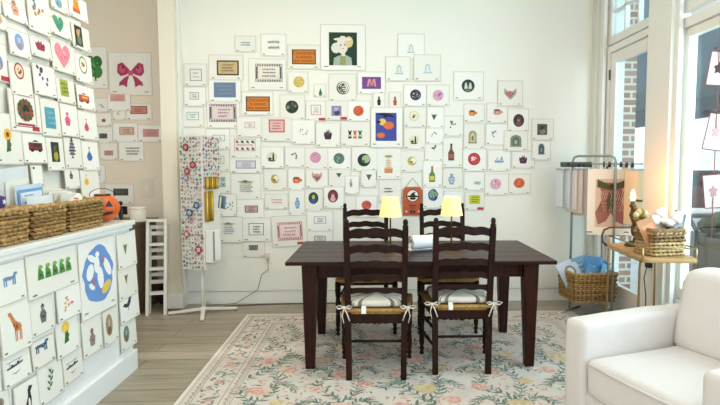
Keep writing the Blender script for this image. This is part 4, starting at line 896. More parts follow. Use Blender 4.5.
def make_chair(label):
    t = thing('ladder_back_chair', label, 'chair', (0, 0, 0), 0, 'ladder-back chairs around the table')
    # local: the sitter faces +y; rear posts at -y
    back = lambda z: -.19 - .075 * max(0, (z - .45)/.6) ** 1.3
    for s in (-1, 1):
        m = MB(); zs = [0, .2, .45, .6, .75, .9, 1.0]
        pts = [(s*(.178 + .008*(z/1.05)), back(z), z) for z in zs]
        o = MB()
        for i in range(len(zs)-1):
            w0, w1 = (.040, .038)
            o.taper(pts[i], (.038, .038), pts[i+1], (.038 if i < 3 else .036, .036), wchair)
        o.lathe([(.018, 1.0), (.019, 1.015), (.013, 1.022), (.017, 1.034), (.015, 1.05), (.006, 1.06)], wchair, 12, (pts[-1][0], pts[-1][1], 0))
        o.build('rear_post', t, bevel=.003)
        l = MB().lathe(turned(0, .445), wchair, 14, (s*.235, .19, 0)); l.build('front_leg', t, smooth=True)
    for i, (zc, hh) in enumerate(((.972, .065), (.868, .06), (.765, .055), (.675, .05), (.592, .042))):
        m = MB(); n = 20; vs = []; W = .168 + .006*zc
        for j in range(n+1):
            u = -1 + 2*j/n; x = u*W; bow = -.018*(1 - u*u)
            top = hh*.5*(.52 + .48*math.cos(u*PI*.5)**.8 + .12*math.cos(u*PI*3)) if i < 4 else hh*.5*(.8 + .2*math.cos(u*PI/2)); bot = -hh*.5 + .010*math.cos(u*PI*.5) + (.004*math.cos(u*PI*3))
            y_ = back(zc) + bow
            vs += [(x, y_ - .006, zc + bot), (x, y_ + .006, zc + bot), (x, y_ + .006, zc + top), (x, y_ - .006, zc + top)]
        fs = []
        for j in range(n):
            a = 4*j; 
            for k in range(4): fs.append((a+k, a+(k+1) % 4, a+4+(k+1) % 4, a+4+k))
        fs += [(3, 2, 1, 0), (4*n, 4*n+1, 4*n+2, 4*n+3)]
        m.add([v for v in vs], [f[::-1] for f in fs], wchair); m.build('back_slat', t, bevel=.002)
    # seat frame + rush
    z0 = .405
    m = MB().hull8([(-.17, -.198, z0-.028), (.17, -.198, z0-.028), (.17, -.178, z0-.028), (-.17, -.178, z0-.028)], [(-.17, -.198, z0+.03), (.17, -.198, z0+.03), (.17, -.178, z0+.03), (-.17, -.178, z0+.03)], wchair)
    m.box((-.215, .18, .415), (.215, .2, .44), wchair); 
    for s in (-1, 1): m.hull8([(s*.20-.01, -.18, .395), (s*.20+.01, -.18, .395), (s*.235+.01, .19, .395), (s*.235-.01, .19, .395)], [(s*.20-.01, -.18, .44), (s*.20+.01, -.18, .44), (s*.235+.01, .19, .44), (s*.235-.01, .19, .44)], wchair)
    m.build('seat_rail', t, bevel=.002)
    r = MB(); n = 12
    for k in range(n):   # woven rush in four wedges, as coiled strands stepping to the centre
        f0 = 1 - k/n; zt = .462 + .005*math.sin(k*PI/2)*0 - .0012*k
        xb, xf = .195*f0 + .012, .238*f0 + .012; yb, yf = -.205*f0, .212*f0
        pts = []
        c4 = [(-xb, yb), (xb, yb), (xf, yf), (-xf, yf)]
        for a in range(4):
            p0 = Vector((*c4[a], zt)); p1 = Vector((*c4[(a+1) % 4], zt))
            for s_ in range(5): pts.append(p0.lerp(p1, .04 + .92*s_/4))
        r.tube(pts, [.0115]*len(pts), rush, 6, closed=True)
    r.hull8([(-.178, -.2, .437), (.178, -.2, .437), (.232, .205, .437), (-.232, .205, .437)], [(-.178, -.2, .462), (.178, -.2, .462), (.232, .205, .462), (-.232, .205, .462)], rush)
    r.build('rush_seat', t, smooth=True)
    m = MB(); m.tube([(-.187, -.19, .255), (.187, -.19, .255)], .009, wchair, 10).build('rear_stretcher', t, smooth=True)
    m = MB(); hspindle(m, (-.23, .19, .27), (.23, .19, .27), .017, wchair); m.build('front_stretcher', t, smooth=True)
    for s in (-1, 1):
        for zz in (.19, .31): m = MB(); hspindle(m, (s*.188, -.185, zz), (s*.235, .19, zz - .01), .012, wchair); m.build('side_stretcher', t, smooth=True)
    # cushion: fluted, striped
    c = MB(); N = 72; rings = []
    for zi, (kk, zz) in enumerate(((.0, .0), (.85, -.002), (.97, .008), (1, .024), (.97, .04), (.85, .05), (.0, .056))):
        for j in range(N):
            a = 2*PI*j/N; e = .28; cx_ = abs(math.cos(a))**e * (1 if math.cos(a) > 0 else -1); sy_ = abs(math.sin(a))**e * (1 if math.sin(a) > 0 else -1)
            fl = 1 + .022*math.cos(36*a*1.0) if 0 < kk else 1
            wx = .19 + .022*(sy_ + 1)/2
            rings.append((kk*cx_*wx*fl, kk*sy_*.19*fl, .476 + zz))
    fs = []
    for i in range(6):
        for j in range(N): fs.append((i*N+j, i*N+(j+1) % N, (i+1)*N+(j+1) % N, (i+1)*N+j))
    c.add(rings, [f_ for q_, f_ in enumerate(fs) if (q_ % N) % 3 != 1], tick); c.add(rings, [f_ for q_, f_ in enumerate(fs) if (q_ % N) % 3 == 1], tick2); cu = c.build('seat_cushion', t, smooth=True)
    for s in (-1, 1):
        tie = MB(); px, py, pz = s*.205, -.215, .487
        tie.tube([(s*.17, -.17, .485), (px - s*.03, py + .0, pz + .002), (px + s*.005, py - .008, pz)], .0055, ribbon, 6, flat=.5)
        tie.ell((px, py - .01, pz), (.011, .009, .010), ribbon, 8, 6)
        for q_ in (-1, 1):
            tie.tube([(px, py - .01, pz), (px + q_*.03, py - .018, pz + .016), (px + q_*.052, py - .02, pz + .01), (px + q_*.035, py - .018, pz - .006), (px, py - .01, pz)], .005, ribbon, 6, flat=.5)
        tie.tube([(px, py - .01, pz), (px + s*.012, py - .02, pz - .05), (px + s*.002, py - .014, pz - .10)], .006, ribbon, 6, flat=.5)
        tie.tube([(px, py - .01, pz), (px - s*.02, py - .02, pz - .04), (px - s*.035, py - .016, pz - .085)], .006, ribbon, 6, flat=.5)
        tie.build('tie', cu, smooth=True)
    tg = MB().hull8([(-.095, -.222, .445), (-.065, -.222, .445), (-.065, -.219, .445), (-.095, -.219, .445)], [(-.095, -.208, .493), (-.065, -.208, .493), (-.065, -.205, .493), (-.095, -.205, .493)], mat('#efece4', .7)); tg.build('care_tag', cu)
    return t
c0 = make_chair('ladder-back chair nearest the camera at the left, back to us, under the left lamp')
c0.location = (.056, 3.505, .0045); c0.rotation_euler = (0, 0, math.radians(-1.5))
dup(c0, (.628, 3.575, .0045), math.radians(-1), 'ladder-back chair nearest the camera at the right, back to us, before the right lamp')
dup(c0, (-.018, 4.42, .0045), math.radians(181), 'ladder-back chair on the far side of the table, left one, facing us')
dup(c0, (.665, 4.42, .0045), math.radians(179), 'ladder-back chair on the far side of the table, right one, facing us')
# ================================================================== TABLE LAMPS
brass = mat('#b08d45', .25, .9)
shade = bpy.data.materials.new('m_shade'); shade.use_nodes = True; nb = shade.node_tree.nodes['Principled BSDF']
nb.inputs['Base Color'].default_value = lin('#efdf9c'); nb.inputs['Emission Color'].default_value = lin('#fbe08c'); nb.inputs['Emission Strength'].default_value = .62; nb.inputs['Roughness'].default_value = .9
def make_lamp(loc, label):
    t = thing('table_lamp', label, 'lamp', loc, 0, 'table lamps')
    MB().lathe([(.058, 0), (.06, .006), (.056, .013), (.03, .018), (.022, .03), (.014, .036)], brass, 28).build('base', t, smooth=True)
    MB().lathe([(.007, .03), (.006, .25), (.012, .255), (.012, .29)], brass, 12).build('stem', t, smooth=True)
    b = MB(); n = 40; vs = []; 
    for r, z in ((.083, .262), (.060, .402), (.0585, .402), (.0815, .262)):
        for k in range(n): a = 2*PI*k/n; g = 1 + (.012 if k % 2 else 0); vs.append((r*g*math.cos(a), r*g*math.sin(a), z))
    fs = []
    for i in range(4):
        for k in range(n): fs.append((i*n+k, i*n+(k+1) % n, ((i+1) % 4)*n+(k+1) % n, ((i+1) % 4)*n+k))
    b.add(vs, fs, shade); b.build('lamp_shade', t)
    b = MB().tube([(-.058, 0, .39), (.058, 0, .39)], .0015, brass, 6).tube([(0, -.058, .39), (0, .058, .39)], .0015, brass, 6); b.build('shade_spider', t)
    MB().ell((0, 0, .31), (.016, .016, .022), emis('#ffe0a0', 12), 10, 8).build('bulb', t, smooth=True)
    l = bpy.data.lights.new('lamp_glow', 'POINT'); l.energy = 1.4; l.color = (1, .78, .45); l.shadow_soft_size = .02; o = bpy.data.objects.new('lamp_glow', l); C.objects.link(o); o.location = (loc[0], loc[1], loc[2] + .36)
    return t
make_lamp((.165, 3.83, .763), 'small brass lamp with lit cream shade, left end of the table')
make_lamp((.632, 3.90, .763), 'small brass lamp with lit cream shade, right one, beside the paper roll')
t = thing('paper_roll', 'roll of white paper lying on the table between the two lamps', 'paper roll', (.315, 3.83, .824), math.radians(25))
b = MB()
pts = []
n = 26
for k in range(n*2+1):
    a = 2*PI*k/n; r = .058 - .0006*k; pts.append((r*math.cos(a), r*math.sin(a)))
for i in range(len(pts)-1):
    (y0, z0), (y1, z1) = pts[i], pts[i+1]; b.add([(0, y0, z0), (0, y1, z1), (.21, y1, z1), (.21, y0, z0)], [(0, 1, 2, 3)], mat('#e6e9f0', .7))
    if i == 0: pass
y0, z0 = pts[0]; b.hull8([(0, .0, -.0585), (.21, .0, -.0585), (.21, .13, -.0595), (0, .13, -.0595)], [(0, .0, -.0575), (.21, .0, -.0575), (.21, .13, -.0585), (0, .13, -.0585)], mat('#e6e9f0', .7))
b.build('rolled_sheet', t, smooth=True)
x, y, z = onY(406, 243, 4.1)
g = MB().lathe([(.026, 0), (.03, .002), (.033, .075), (.031, .075), (.028, .004), (0, .004)], glassmat('#dfe6e6', .2, 'g2'), 18, cap=False).build('drinking_glass', smooth=True); g.location = (x, 4.1, .7625)
tag(g, 'small clear glass standing on the table left of the paper roll', 'glass')
# ================================================================== HANGING ORANGE SIGN
p = onY(412.5, 201, WALL_Y)
t = thing('hanging_sign', 'orange wooden sign with a black witch hat on white, hung by a cord', 'sign', (p[0], WALL_Y - .012, p[2]))
og = mat('#b8532a', .6, noise=.12, scale=30)
b = MB(); w, h_ = .10, .145
b.T = Matrix.Rotation(PI/2, 4, 'X')
b.prism([(-w, -h_), (w, -h_), (w, h_*.75), (w*.75, h_), (-w*.75, h_), (-w, h_*.75)], 0, .01, og); b.build('board', t, bevel=.002)
d = Draw(0, .055, .13, .13, lambda z: 0, rnd); d.y = lambda z: -.011 - .0004*d.k
d.E(0, 0, 1, 1, '#2a1c16'); d.E(0, 0, .88, .88, '#e8e0d2'); d.E(0, -.1, .98, .16, '#1c1614'); d.P([(-.5, -.1), (.5, -.1), (.25, .3), (.5, .62), (.0, .5), (-.25, .25)], '#1c1614'); d.E(0, -.45, .5, .18, '#1c1614')
d.R(0, -1.55, 1.1, .22, '#7c2f14'); d.R(-.1, -1.9, .7, .12, '#7c2f14'); d.R(0, -2.5, .8, .42, '#1f1512'); d.R(0, -2.5, .4, .24, '#8f4a22'); d.E(-1.0, -2.45, .2, .14, '#e0c8b0'); d.E(1.0, -2.45, .2, .14, '#e0c8b0')
d.mb.build('painted_face', t)
MB().tube([(-.075, -.006, .135), (0, -.006, .235), (.075, -.006, .135)], .0025, mat('#3a3a30'), 6).build('cord', t)
# ================================================================== FLORAL RUG
rugm = mat('#d6cdc4', .95, noise=.07, scale=9)
RX0, RX1, RY0, RY1 = -1.14, 1.96, .8, 4.87
b = MB().box((RX0, RY0, .0005), (RX1, RY1, .0035), rugm)
rr = random.Random(3)
GR = [mat(h, .95) for h in ('#71867a', '#61786c', '#8a9b8c', '#65776c', '#97a59b')]
PK = [mat(h, .95) for h in ('#d6a596', '#dcb4a4', '#cf9a8c', '#dfc2b4')]; YL = [mat(h, .95) for h in ('#d4c096', '#cbb488', '#dccca8')]
TAU = [mat(h, .95) for h in ('#a8988a', '#b8a79a', '#96887c')]
lay = [0]
def inside(x, y, m=.02): return RX0 + m < x < RX1 - m and RY0 + m < y < RY1 - m
def leaf(x, y, a, L_, W, m):
    if not inside(x, y, .05): return
    lay[0] = (lay[0] + 1) % 40; z = .0037 + .00001*lay[0]
    ca, sa = math.cos(a), math.sin(a); b.poly([(x + u*L_*ca - v*W*sa, y + u*L_*sa + v*W*ca, z) for u, v in ((0, 0), (.3, -.42), (.65, -.35), (1, 0), (.65, .35), (.3, .42))], m)
def flower(x, y, R, pal):
    if not inside(x, y, .36): return
    for rg, (k, n) in enumerate(((1, 9), (.66, 7), (.35, 5))):
        for i in range(n):
            a = 2*PI*i/n + rr.uniform(-.2, .2); z = .0042 + .0001*rg + .00001*i; c = rr.choice(pal); w = R*k*.36
            cx_, cy_ = x + R*k*.55*math.cos(a), y + R*k*.55*math.sin(a)*.9
            if inside(cx_, cy_, .33): b.poly([(cx_ + w*math.cos(t)*rr.uniform(.85, 1.1), cy_ + w*math.sin(t)*rr.uniform(.85, 1.1), z) for t in [2*PI*q/8 for q in range(8)]], c)
BW_ = .34
def vine(fx, t0, t1, n, w=.006, sc=1, g=GR):
    prev = None
    for i in range(n):
        t = t0 + (t1 - t0)*i/n; x, y = fx(t); x2, y2 = fx(t + (t1-t0)/n); a = math.atan2(y2-y, x2-x)
        if RX0+BW_ < x < RX1-BW_ and RY0+BW_ < y < RY1-BW_:
            b.poly([(x - w/2*math.sin(a), y + w/2*math.cos(a), .0037), (x + w/2*math.sin(a), y - w/2*math.cos(a), .0037), (x2 + w/2*math.sin(a), y2 - w/2*math.cos(a), .0037), (x2 - w/2*math.sin(a), y2 + w/2*math.cos(a), .0037)], g[3])
            for _s in (0, 1):
                s = 1 if (i + _s) % 2 else -1; leaf(x, y, a + s*rr.uniform(.5, .9), rr.uniform(.06, .085)*sc, rr.uniform(.018, .026)*sc, rr.choice(g))
P_ = 1.0; A_ = .19
for c in range(-1, 6):
    x0 = RX0 + BW_ + .1 + .52*c
    for ph in (0, PI):
        vine(lambda t, x0=x0, ph=ph, c=c: (x0 + .13*math.sin(2*PI*t/P_ + ph + PI*(c % 2)) + .02*math.sin(17*t), t), RY0, RY1, 84)
    for k in range(-1, 6):
        y0 = RY0 + .25 + k*P_*.5 + (0.25 if c % 2 else 0)
        pal = PK if (c + k) % 3 else YL
        flower(x0 + rr.uniform(-.03, .03), y0 + .12, rr.uniform(.07, .10), pal); flower(x0 - .15, y0 - .12, rr.uniform(.05, .07), PK); flower(x0 + .16, y0 - .05, rr.uniform(.05, .075), PK if rr.random() < .5 else YL)
        for q_ in (-1, 1):
            vine(lambda t, x0=x0, y0=y0, q_=q_: (x0 + q_*(.05 + .2*t), y0 + .1 + .12*math.sin(3*t)), 0, 1, 11, .004, .8)
for _ in range(3800):
    x, y = rr.uniform(RX0 + BW_, RX1 - BW_), rr.uniform(RY0 + BW_, RY1 - BW_); leaf(x, y, rr.uniform(0, 6.3), rr.uniform(.03, .06), rr.uniform(.012, .02), rr.choice(GR + PK + PK + YL + TAU))
# border bands
def band(m0, m1, m, z=.0038):
    for (xa, ya, xb, yb) in ((RX0+m0, RY0+m0, RX0+m1, RY1-m0), (RX1-m1, RY0+m0, RX1-m0, RY1-m0), (RX0+m1, RY0+m0, RX1-m1, RY0+m1), (RX0+m1, RY1-m1, RX1-m1, RY1-m0)):
        b.poly([(xa, ya, z), (xb, ya, z), (xb, yb, z), (xa, yb, z)], m)
band(0, .015, mat('#e6ddd0', .95)); band(.03, .036, TAU[1]); band(.085, .091, TAU[0]); band(.255, .261, TAU[0]); band(.31, .316, TAU[1]); band(.325, .329, TAU[2])
def along(d, step, fn):
    w, h_ = RX1-RX0-2*d, RY1-RY0-2*d; t = 0; per = 2*(w+h_)
    while t < per:
        if t < w: p = (RX0+d+t, RY0+d, 0)
        elif t < w+h_: p = (RX1-d, RY0+d+t-w, PI/2)
        elif t < 2*w+h_: p = (RX1-d-(t-w-h_), RY1-d, PI)
        else: p = (RX0+d, RY1-d-(t-2*w-h_), -PI/2)
        fn(*p, t); t += step
def dot(x, y, r_, m, z=.0041): b.poly([(x + r_*math.cos(a), y + r_*math.sin(a), z) for a in [2*PI*k/7 for k in range(7)]], m)
def bsmall(x, y, a, t): leaf(x, y, a + .7, .03, .014, TAU[0]); leaf(x, y, a - .7 + PI, .03, .014, TAU[2]); dot(x, y, .009, rr.choice(TAU + PK))
along(.06, .045, bsmall); along(.285, .045, bsmall)
def bmain(x, y, a, t):
    k = int(t / .09)
    if k % 3 == 0:
        for i in range(6): q_ = 2*PI*i/6; dot(x + .022*math.cos(q_), y + .022*math.sin(q_), .015, rr.choice(PK + TAU + YL), .0041 + .00002*i)
    for i in range(11): leaf(x + rr.uniform(-.06, .06), y + rr.uniform(-.05, .05), rr.uniform(0, 6.3), .042, .018, rr.choice(GR + TAU + [PK[0]]))
along(.172, .09, bmain)
tag(b.build('floral_rug'), 'cream rug with green vines and pink flowers lying under the table', 'rug')
# ================================================================== SLIPCOVERED ARMCHAIR
lin_ = mat('#dcd5d1', .92, noise=.02, scale=5, bump=.6, bscale=7, key='linen')
t = thing('armchair', 'white slipcovered armchair at the lower right corner', 'armchair', (.945, 2.435, .0), math.radians(19))
def soft(name, a, c, bev, parent=t, sub=1, wr=.004, seed=1, lean=0):
    bm = bmesh.new(); bmesh.ops.create_cube(bm, size=1)
    for v in bm.verts: v.co = Vector(((a[0]+c[0])/2 + v.co.x*(c[0]-a[0]), (a[1]+c[1])/2 + v.co.y*(c[1]-a[1]), (a[2]+c[2])/2 + v.co.z*(c[2]-a[2])))
    bmesh.ops.bevel(bm, geom=list(bm.edges), offset=bev, segments=4, profile=.6, affect='EDGES')
    bmesh.ops.subdivide_edges(bm, edges=[e for e in bm.edges if e.calc_length() > .12], cuts=7, use_grid_fill=True)
    r = random.Random(seed); ph = [r.uniform(0, 6) for _ in range(8)]
    for v in bm.verts:
        x, y, z = v.co
        n = math.sin(9*x + 7*z + ph[0]) * math.sin(8*y - 5*z + ph[1]) + .5*math.sin(21*x - 13*y + ph[2]) * math.sin(17*z + 9*y + ph[3])
        d = Vector((x - (a[0]+c[0])/2, y - (a[1]+c[1])/2, z - (a[2]+c[2])/2)); 
        if d.length > 1e-5: v.co += d.normalized() * n * wr
        v.co.x += lean * (z - a[2])
    me = bpy.data.meshes.new(name); bm.to_mesh(me); bm.free(); me.materials.append(lin_)
    for p in me.polygons: p.use_smooth = True
    o = bpy.data.objects.new(name, me); C.objects.link(o); o.parent = parent
    return o
soft('skirt', (.03, -.84, .012), (.86, -.02, .345), .03, seed=4)
soft('arm', (0, -.135, .012), (.80, 0, .672), .035, seed=2)
soft('arm', (0, -.85, .012), (.80, -.715, .672), .035, seed=3)
sc_ = soft('seat_cushion', (.01, -.71, .33), (.66, -.14, .51), .045, seed=5, wr=.006)
bk_ = soft('back_cushion', (.54, -.715, .49), (.73, -.135, .885), .06, seed=6, lean=.18, wr=.007)
soft('backrest', (.72, -.85, .012), (.89, 0, .80), .04, seed=7, lean=.06)
for z in (.355, .485): MB().tube([(.012, -.69, z), (.006, -.4, z), (.012, -.16, z)], .005, lin_, 6).build('piping', sc_, smooth=True)
# ================================================================== BAR CART
goldm = mat('#a8946a', .3, .9); dkgold = mat('#5a4630', .35, .8)
oak = stretched('#b58c58', '#cda674', (3, 40, 40), .4, 'tray_oak', .1)
t = thing('bar_cart', 'gold tube bar cart with oak tray standing at the window', 'cart', (2.0, 3.60, 0), math.radians(-6))
b = MB(); rbox(b, (-.18, -.345, .772), (.18, .345, .796), oak, .05); b.build('tray', t)
b = MB(); rbox(b, (-.186, -.351, .768), (.186, .351, .775), goldm, .055); b.build('tray_rim', t)
b = MB(); rbox(b, (-.17, -.32, .2), (.17, .32, .215), oak, .05); b.build('lower_shelf', t)
for sx in (-1, 1):
    for sy in (-1, 1):
        MB().tube([(sx*.177, sy*.29, .03), (sx*.177, sy*.29, .72), (sx*.177, sy*.3, .76), (sx*.17, sy*.315, .80), (sx*.17, sy*.315, .86)], .008, goldm, 8).build('leg', t, smooth=True)
        MB().tube([(sx*.177 - .008, sy*.29, .026), (sx*.177 + .008, sy*.29, .026)], .026, mat('#2a2826', .5), 14).build('caster', t, smooth=True)
rl = [(sx*.17, sy*.315, .86) for sx, sy in ((-1, -1), (1, -1), (1, 1), (-1, 1))]
MB().tube(rl, .005, goldm, 6, closed=True).build('guard_rail', t, smooth=True)
MB().tube([(-.18, .31, .78), (-.195, .37, .80), (-.195, .39, .85), (-.18, .39, .895), (-.13, .39, .915), (.13, .39, .915), (.18, .39, .895), (.195, .39, .85), (.195, .37, .80), (.18, .31, .78)], .008, dkgold, 8).build('push_handle', t, smooth=True)
# wicker basket on the cart
kb = thing('wicker_basket', 'dark-flecked wicker basket on the gold bar cart, holding cards', 'basket', (1.985, 3.44, .798), math.radians(10))
wicker(kb, .235, .19, .165, 7, .95, .006, (mat('#8a6a44', .75, noise=.5, scale=60), mat('#c2a270', .8, noise=.3, scale=60)), 9)
def card(name, loc, rx, ry, rz, w, h_, c1, c2, label, cat='card', th=.006):
    o = MB().cbox((0, 0, h_/2), (w, th, h_), mat(c1, .6)).cbox((0, -th/2 - .001, h_*.55), (w*.7, .001, h_*.5), mat(c2, .6)).build(name); o.location = loc; o.rotation_euler = (rx, ry, rz); return tag(o, label, cat)
card('greeting_card', (1.93, 3.37, .85), -.25, -.35, .25, .13, .21, '#b0764c', '#d08a5c', 'copper-brown card leaning in the wicker basket on the bar cart')
card('booklet', (2.04, 3.38, .84), -.2, .45, .25, .09, .27, '#6c6a64', '#8a8a84', 'grey booklet leaning right out of the basket on the bar cart', 'booklet', .02)
card('booklet', (1.98, 3.44, .85), -.15, .2, .2, .12, .21, '#5c5a66', '#b7a08c', 'dark-spined booklet in the middle of the basket on the bar cart', 'booklet', .014)
t = thing('tissue_bundle', 'crumpled white tissue puffing out of the basket on the bar cart', 'tissue paper', (2.02, 3.45, .95))
b = MB()
for k in range(7): b.ell((rnd.uniform(-.08, .09), rnd.uniform(-.03, .03), .07 + rnd.uniform(-.03, .06)), (.045, .035, .035), mat('#eee6da', .8), 9, 6, lambda q: 1 + .2*math.sin(5*q[0] + 7*q[2]))
b.build('tissue', t, smooth=True)
# gold ornament and candle lamp
t = thing('flower_ornament', 'gold and cream fabric flower ornament on the cart behind the basket', 'ornament', (1.985, 3.66, .798))
b = MB()
for k in range(9):
    a = 2*PI*k/9; b.ell((.035*math.cos(a) - .02, -.01, .235 + .035*math.sin(a)), (.026, .022, .026), mat(['#cdb47c', '#ded0aa', '#a08240'][k % 3], .6), 8, 6)
b.ell((-.02, -.03, .235), (.022, .02, .022), mat('#8a6c34', .4, .5), 10, 6); b.build('blossom', t, smooth=True)
MB().lathe([(.045, 0), (.045, .01), (.012, .02), (.01, .2)], mat('#7a5f34', .4, .6), 14).build('stand', t, smooth=True)
x, y, z = onY(633, 198, 3.8)
t = thing('candle_lamp', 'twisted bronze candlestick lamp with a glowing bulb on the bar cart', 'lamp', (x, 3.8, .798))
brz = mat('#6a5230', .4, .7, noise=.4, scale=60)
MB().lathe([(.05, 0), (.05, .012), (.03, .025), (.016, .04)], brz, 20).build('base', t, smooth=True)
b = MB(); hz = z - .798
b.tube([(.03*(1 - k/12) + .008*math.sin(k*1.3), .008*math.cos(k*1.3), .03 + (hz - .09)*k/12) for k in range(13)], [.024 if k % 2 else .019 for k in range(13)], brz, 10); b.build('twisted_stem', t, smooth=True)
MB().lathe([(.022, hz - .07), (.024, hz - .05), (.014, hz - .045), (.013, hz - .02)], brz, 14).build('candle_cup', t, smooth=True)
MB().lathe([(.010, hz - .03), (.019, hz + .0), (.017, hz + .03), (.004, hz + .065)], emis('#ffd27a', 9), 14).build('bulb', t, smooth=True)
l = bpy.data.lights.new('candle_glow', 'POINT'); l.energy = 6.5; l.color = (1, .34, .06); l.shadow_soft_size = .03; o = bpy.data.objects.new('candle_glow', l); C.objects.link(o); o.location = (x + .03, 3.83, z + .09)
# ================================================================== BAG STAND
met = mat('#a3aaa8', .4, .5)
A0 = Vector(onY(573, 156, 4.9)); A1 = Vector(onY(616, 156, 4.58)); R0 = Vector(onY(560, 164, 4.92)); R1 = Vector(onY(643, 164, 4.5))
ST = Vector(((A0.x + A1.x)/2, (A0.y + A1.y)/2, 0))
t = thing('garment_stand', 'grey metal hoop display stand in the window corner', 'display stand', ST)
a0, a1, r0, r1 = A0 - ST, A1 - ST, R0 - ST, R1 - ST; dx = (a1 - a0).normalized()
def zz(p, z): return Vector((p.x, p.y, z))
b = MB(); rc = .05
b.tube([zz(a0, .02), zz(a0, a0.z - rc), zz(a0, a0.z - .015) + dx*.012, zz(a0, a0.z) + dx*rc, zz(a1, a1.z) - dx*rc, zz(a1, a1.z - .015) - dx*.012, zz(a1, a1.z - rc), zz(a1, .02)], .011, met, 10); b.build('hoop', t, smooth=True)
MB().tube([r0, r1], .007, met, 8).build('hanging_rail', t, smooth=True)
nrm = Vector((-dx.y, dx.x, 0))
for p in (a0, a1): MB().tube([zz(p, .012) - nrm*.22, zz(p, .012) + nrm*.2], .012, mat('#c8c8c2', .35, .6), 8).build('foot_bar', t, smooth=True)
MB().tube([zz(a0, .13), zz(a1, .13)], .008, met, 8).build('cross_bar', t, smooth=True)
for k in range(26):
    p = R0.lerp(R1, .02 + .5*k/26 if k < 20 else .55 + .4*(k-20)/6)
    o = MB().box((-.008, -.012, -.03), (.008, .012, .008), mat('#3d4245', .4, .4)).tube([(0, 0, .0), (0, 0, .02)], .011, mat('#6a7074', .35, .7), 8).build('bag_clip'); o.location = p; o.rotation_euler.z = rnd.uniform(-.5, .5)
    tag(o, 'dark metal clip on the hanging rail of the display stand', 'clip', 'clips on the hanging rail')
# hanging project bags / large stocking canvas
dirr = (R1 - R0).normalized(); ang = math.atan2(dirr.y, dirr.x)
s0 = Vector(onY(588, 167, 4.74)); 
t = thing('plaid_canvas', 'large hanging canvas of a red plaid shape with a green ribbon bow', 'canvas', R0.lerp(R1, .64) + Vector((0, -.02, -.045)), ang + .5)
W2, H2 = .215, .60
MB().box((-W2, -.004, -H2), (W2, 0, 0), mat('#efe9dd', .85)).build('canvas_sheet', t)
d = Draw(-.005, -.31, .28, .44, lambda z: 0, rnd)
d.R(0, 0, 2, 2, '#d9c2ae'); d.P([(-.72, .85), (.72, .85), (.62, .1), (1, -.4), (.8, -.9), (.3, -.75), (0, -.4), (-.3, -.75), (-.8, -.9), (-1, -.4), (-.62, .1)], '#a06a5e')
for k in range(-5, 6):
    x = k*.17
    d.P([(x*.7 - .2, .5), (x*.7 - .16, .5), (x*.7 + .2, -.35), (x*.7 + .16, -.35)], '#d8b8a6'); d.P([(x*.7 + .2, .5), (x*.7 + .16, .5), (x*.7 - .2, -.35), (x*.7 - .16, -.35)], '#6f3f3a')
d.P([(-.9, .98), (-.1, .75), (-.1, .55), (-.9, .65)], '#4f5230'); d.P([(.9, .98), (.1, .75), (.1, .55), (.9, .65)], '#4f5230'); d.E(0, .68, .16, .12, '#3a3e24')
d.P([(-.08, .6), (-.32, .1), (-.22, -.45), (-.05, -.1)], '#565a34'); d.P([(.08, .6), (.32, .1), (.26, -.5), (.05, -.1)], '#4a4e2c')
d.R(-1.35, -1.2, .4, .04, '#6a4a3a'); d.R(1.0, -1.2, .3, .04, '#b5544a'); d.mb.build('painted_design', t)
pb = mat('#dcd9d6', .6); pb2 = mat('#cfc0b6', .6)
for k, (f_, w, h_, an, c) in enumerate([(.01, .16, .37, -.9, '#e6eaee'), (.07, .19, .38, -.7, '#dde3e8'), (.14, .2, .39, -.6, '#e6e2df'), (.2, .2, .42, -.5, '#e2d8d0'), (.27, .2, .45, -.45, '#d6c6bb'), (.95, .2, .5, .2, '#e8c9a0')]):  # last bag is pale; its amber light is put into the colour
    t = thing('project_bag', ['frosted bag at the far left end of the hanging rail', 'second frosted bag from the left on the hanging rail', 'third pale bag from the left on the hanging rail', 'fourth bag from the left on the hanging rail, beige', 'fifth bag on the hanging rail, beside the plaid canvas', 'amber-lit pale bag at the right end of the hanging rail'][k], 'bag', R0.lerp(R1, f_) + Vector((0, .02, -.04)), ang + an, 'bags on the hanging rail')
    b = MB(); pouch(b, w, h_, .018, mat(c, .45)); o = b.build('bag', t, smooth=True)
    for v in o.data.vertices: v.co.z -= h_
    MB().box((-w/2, -.006, -.02), (w/2, .006, 0), mat('#b8bcc0', .4)).build('zip_edge', t)
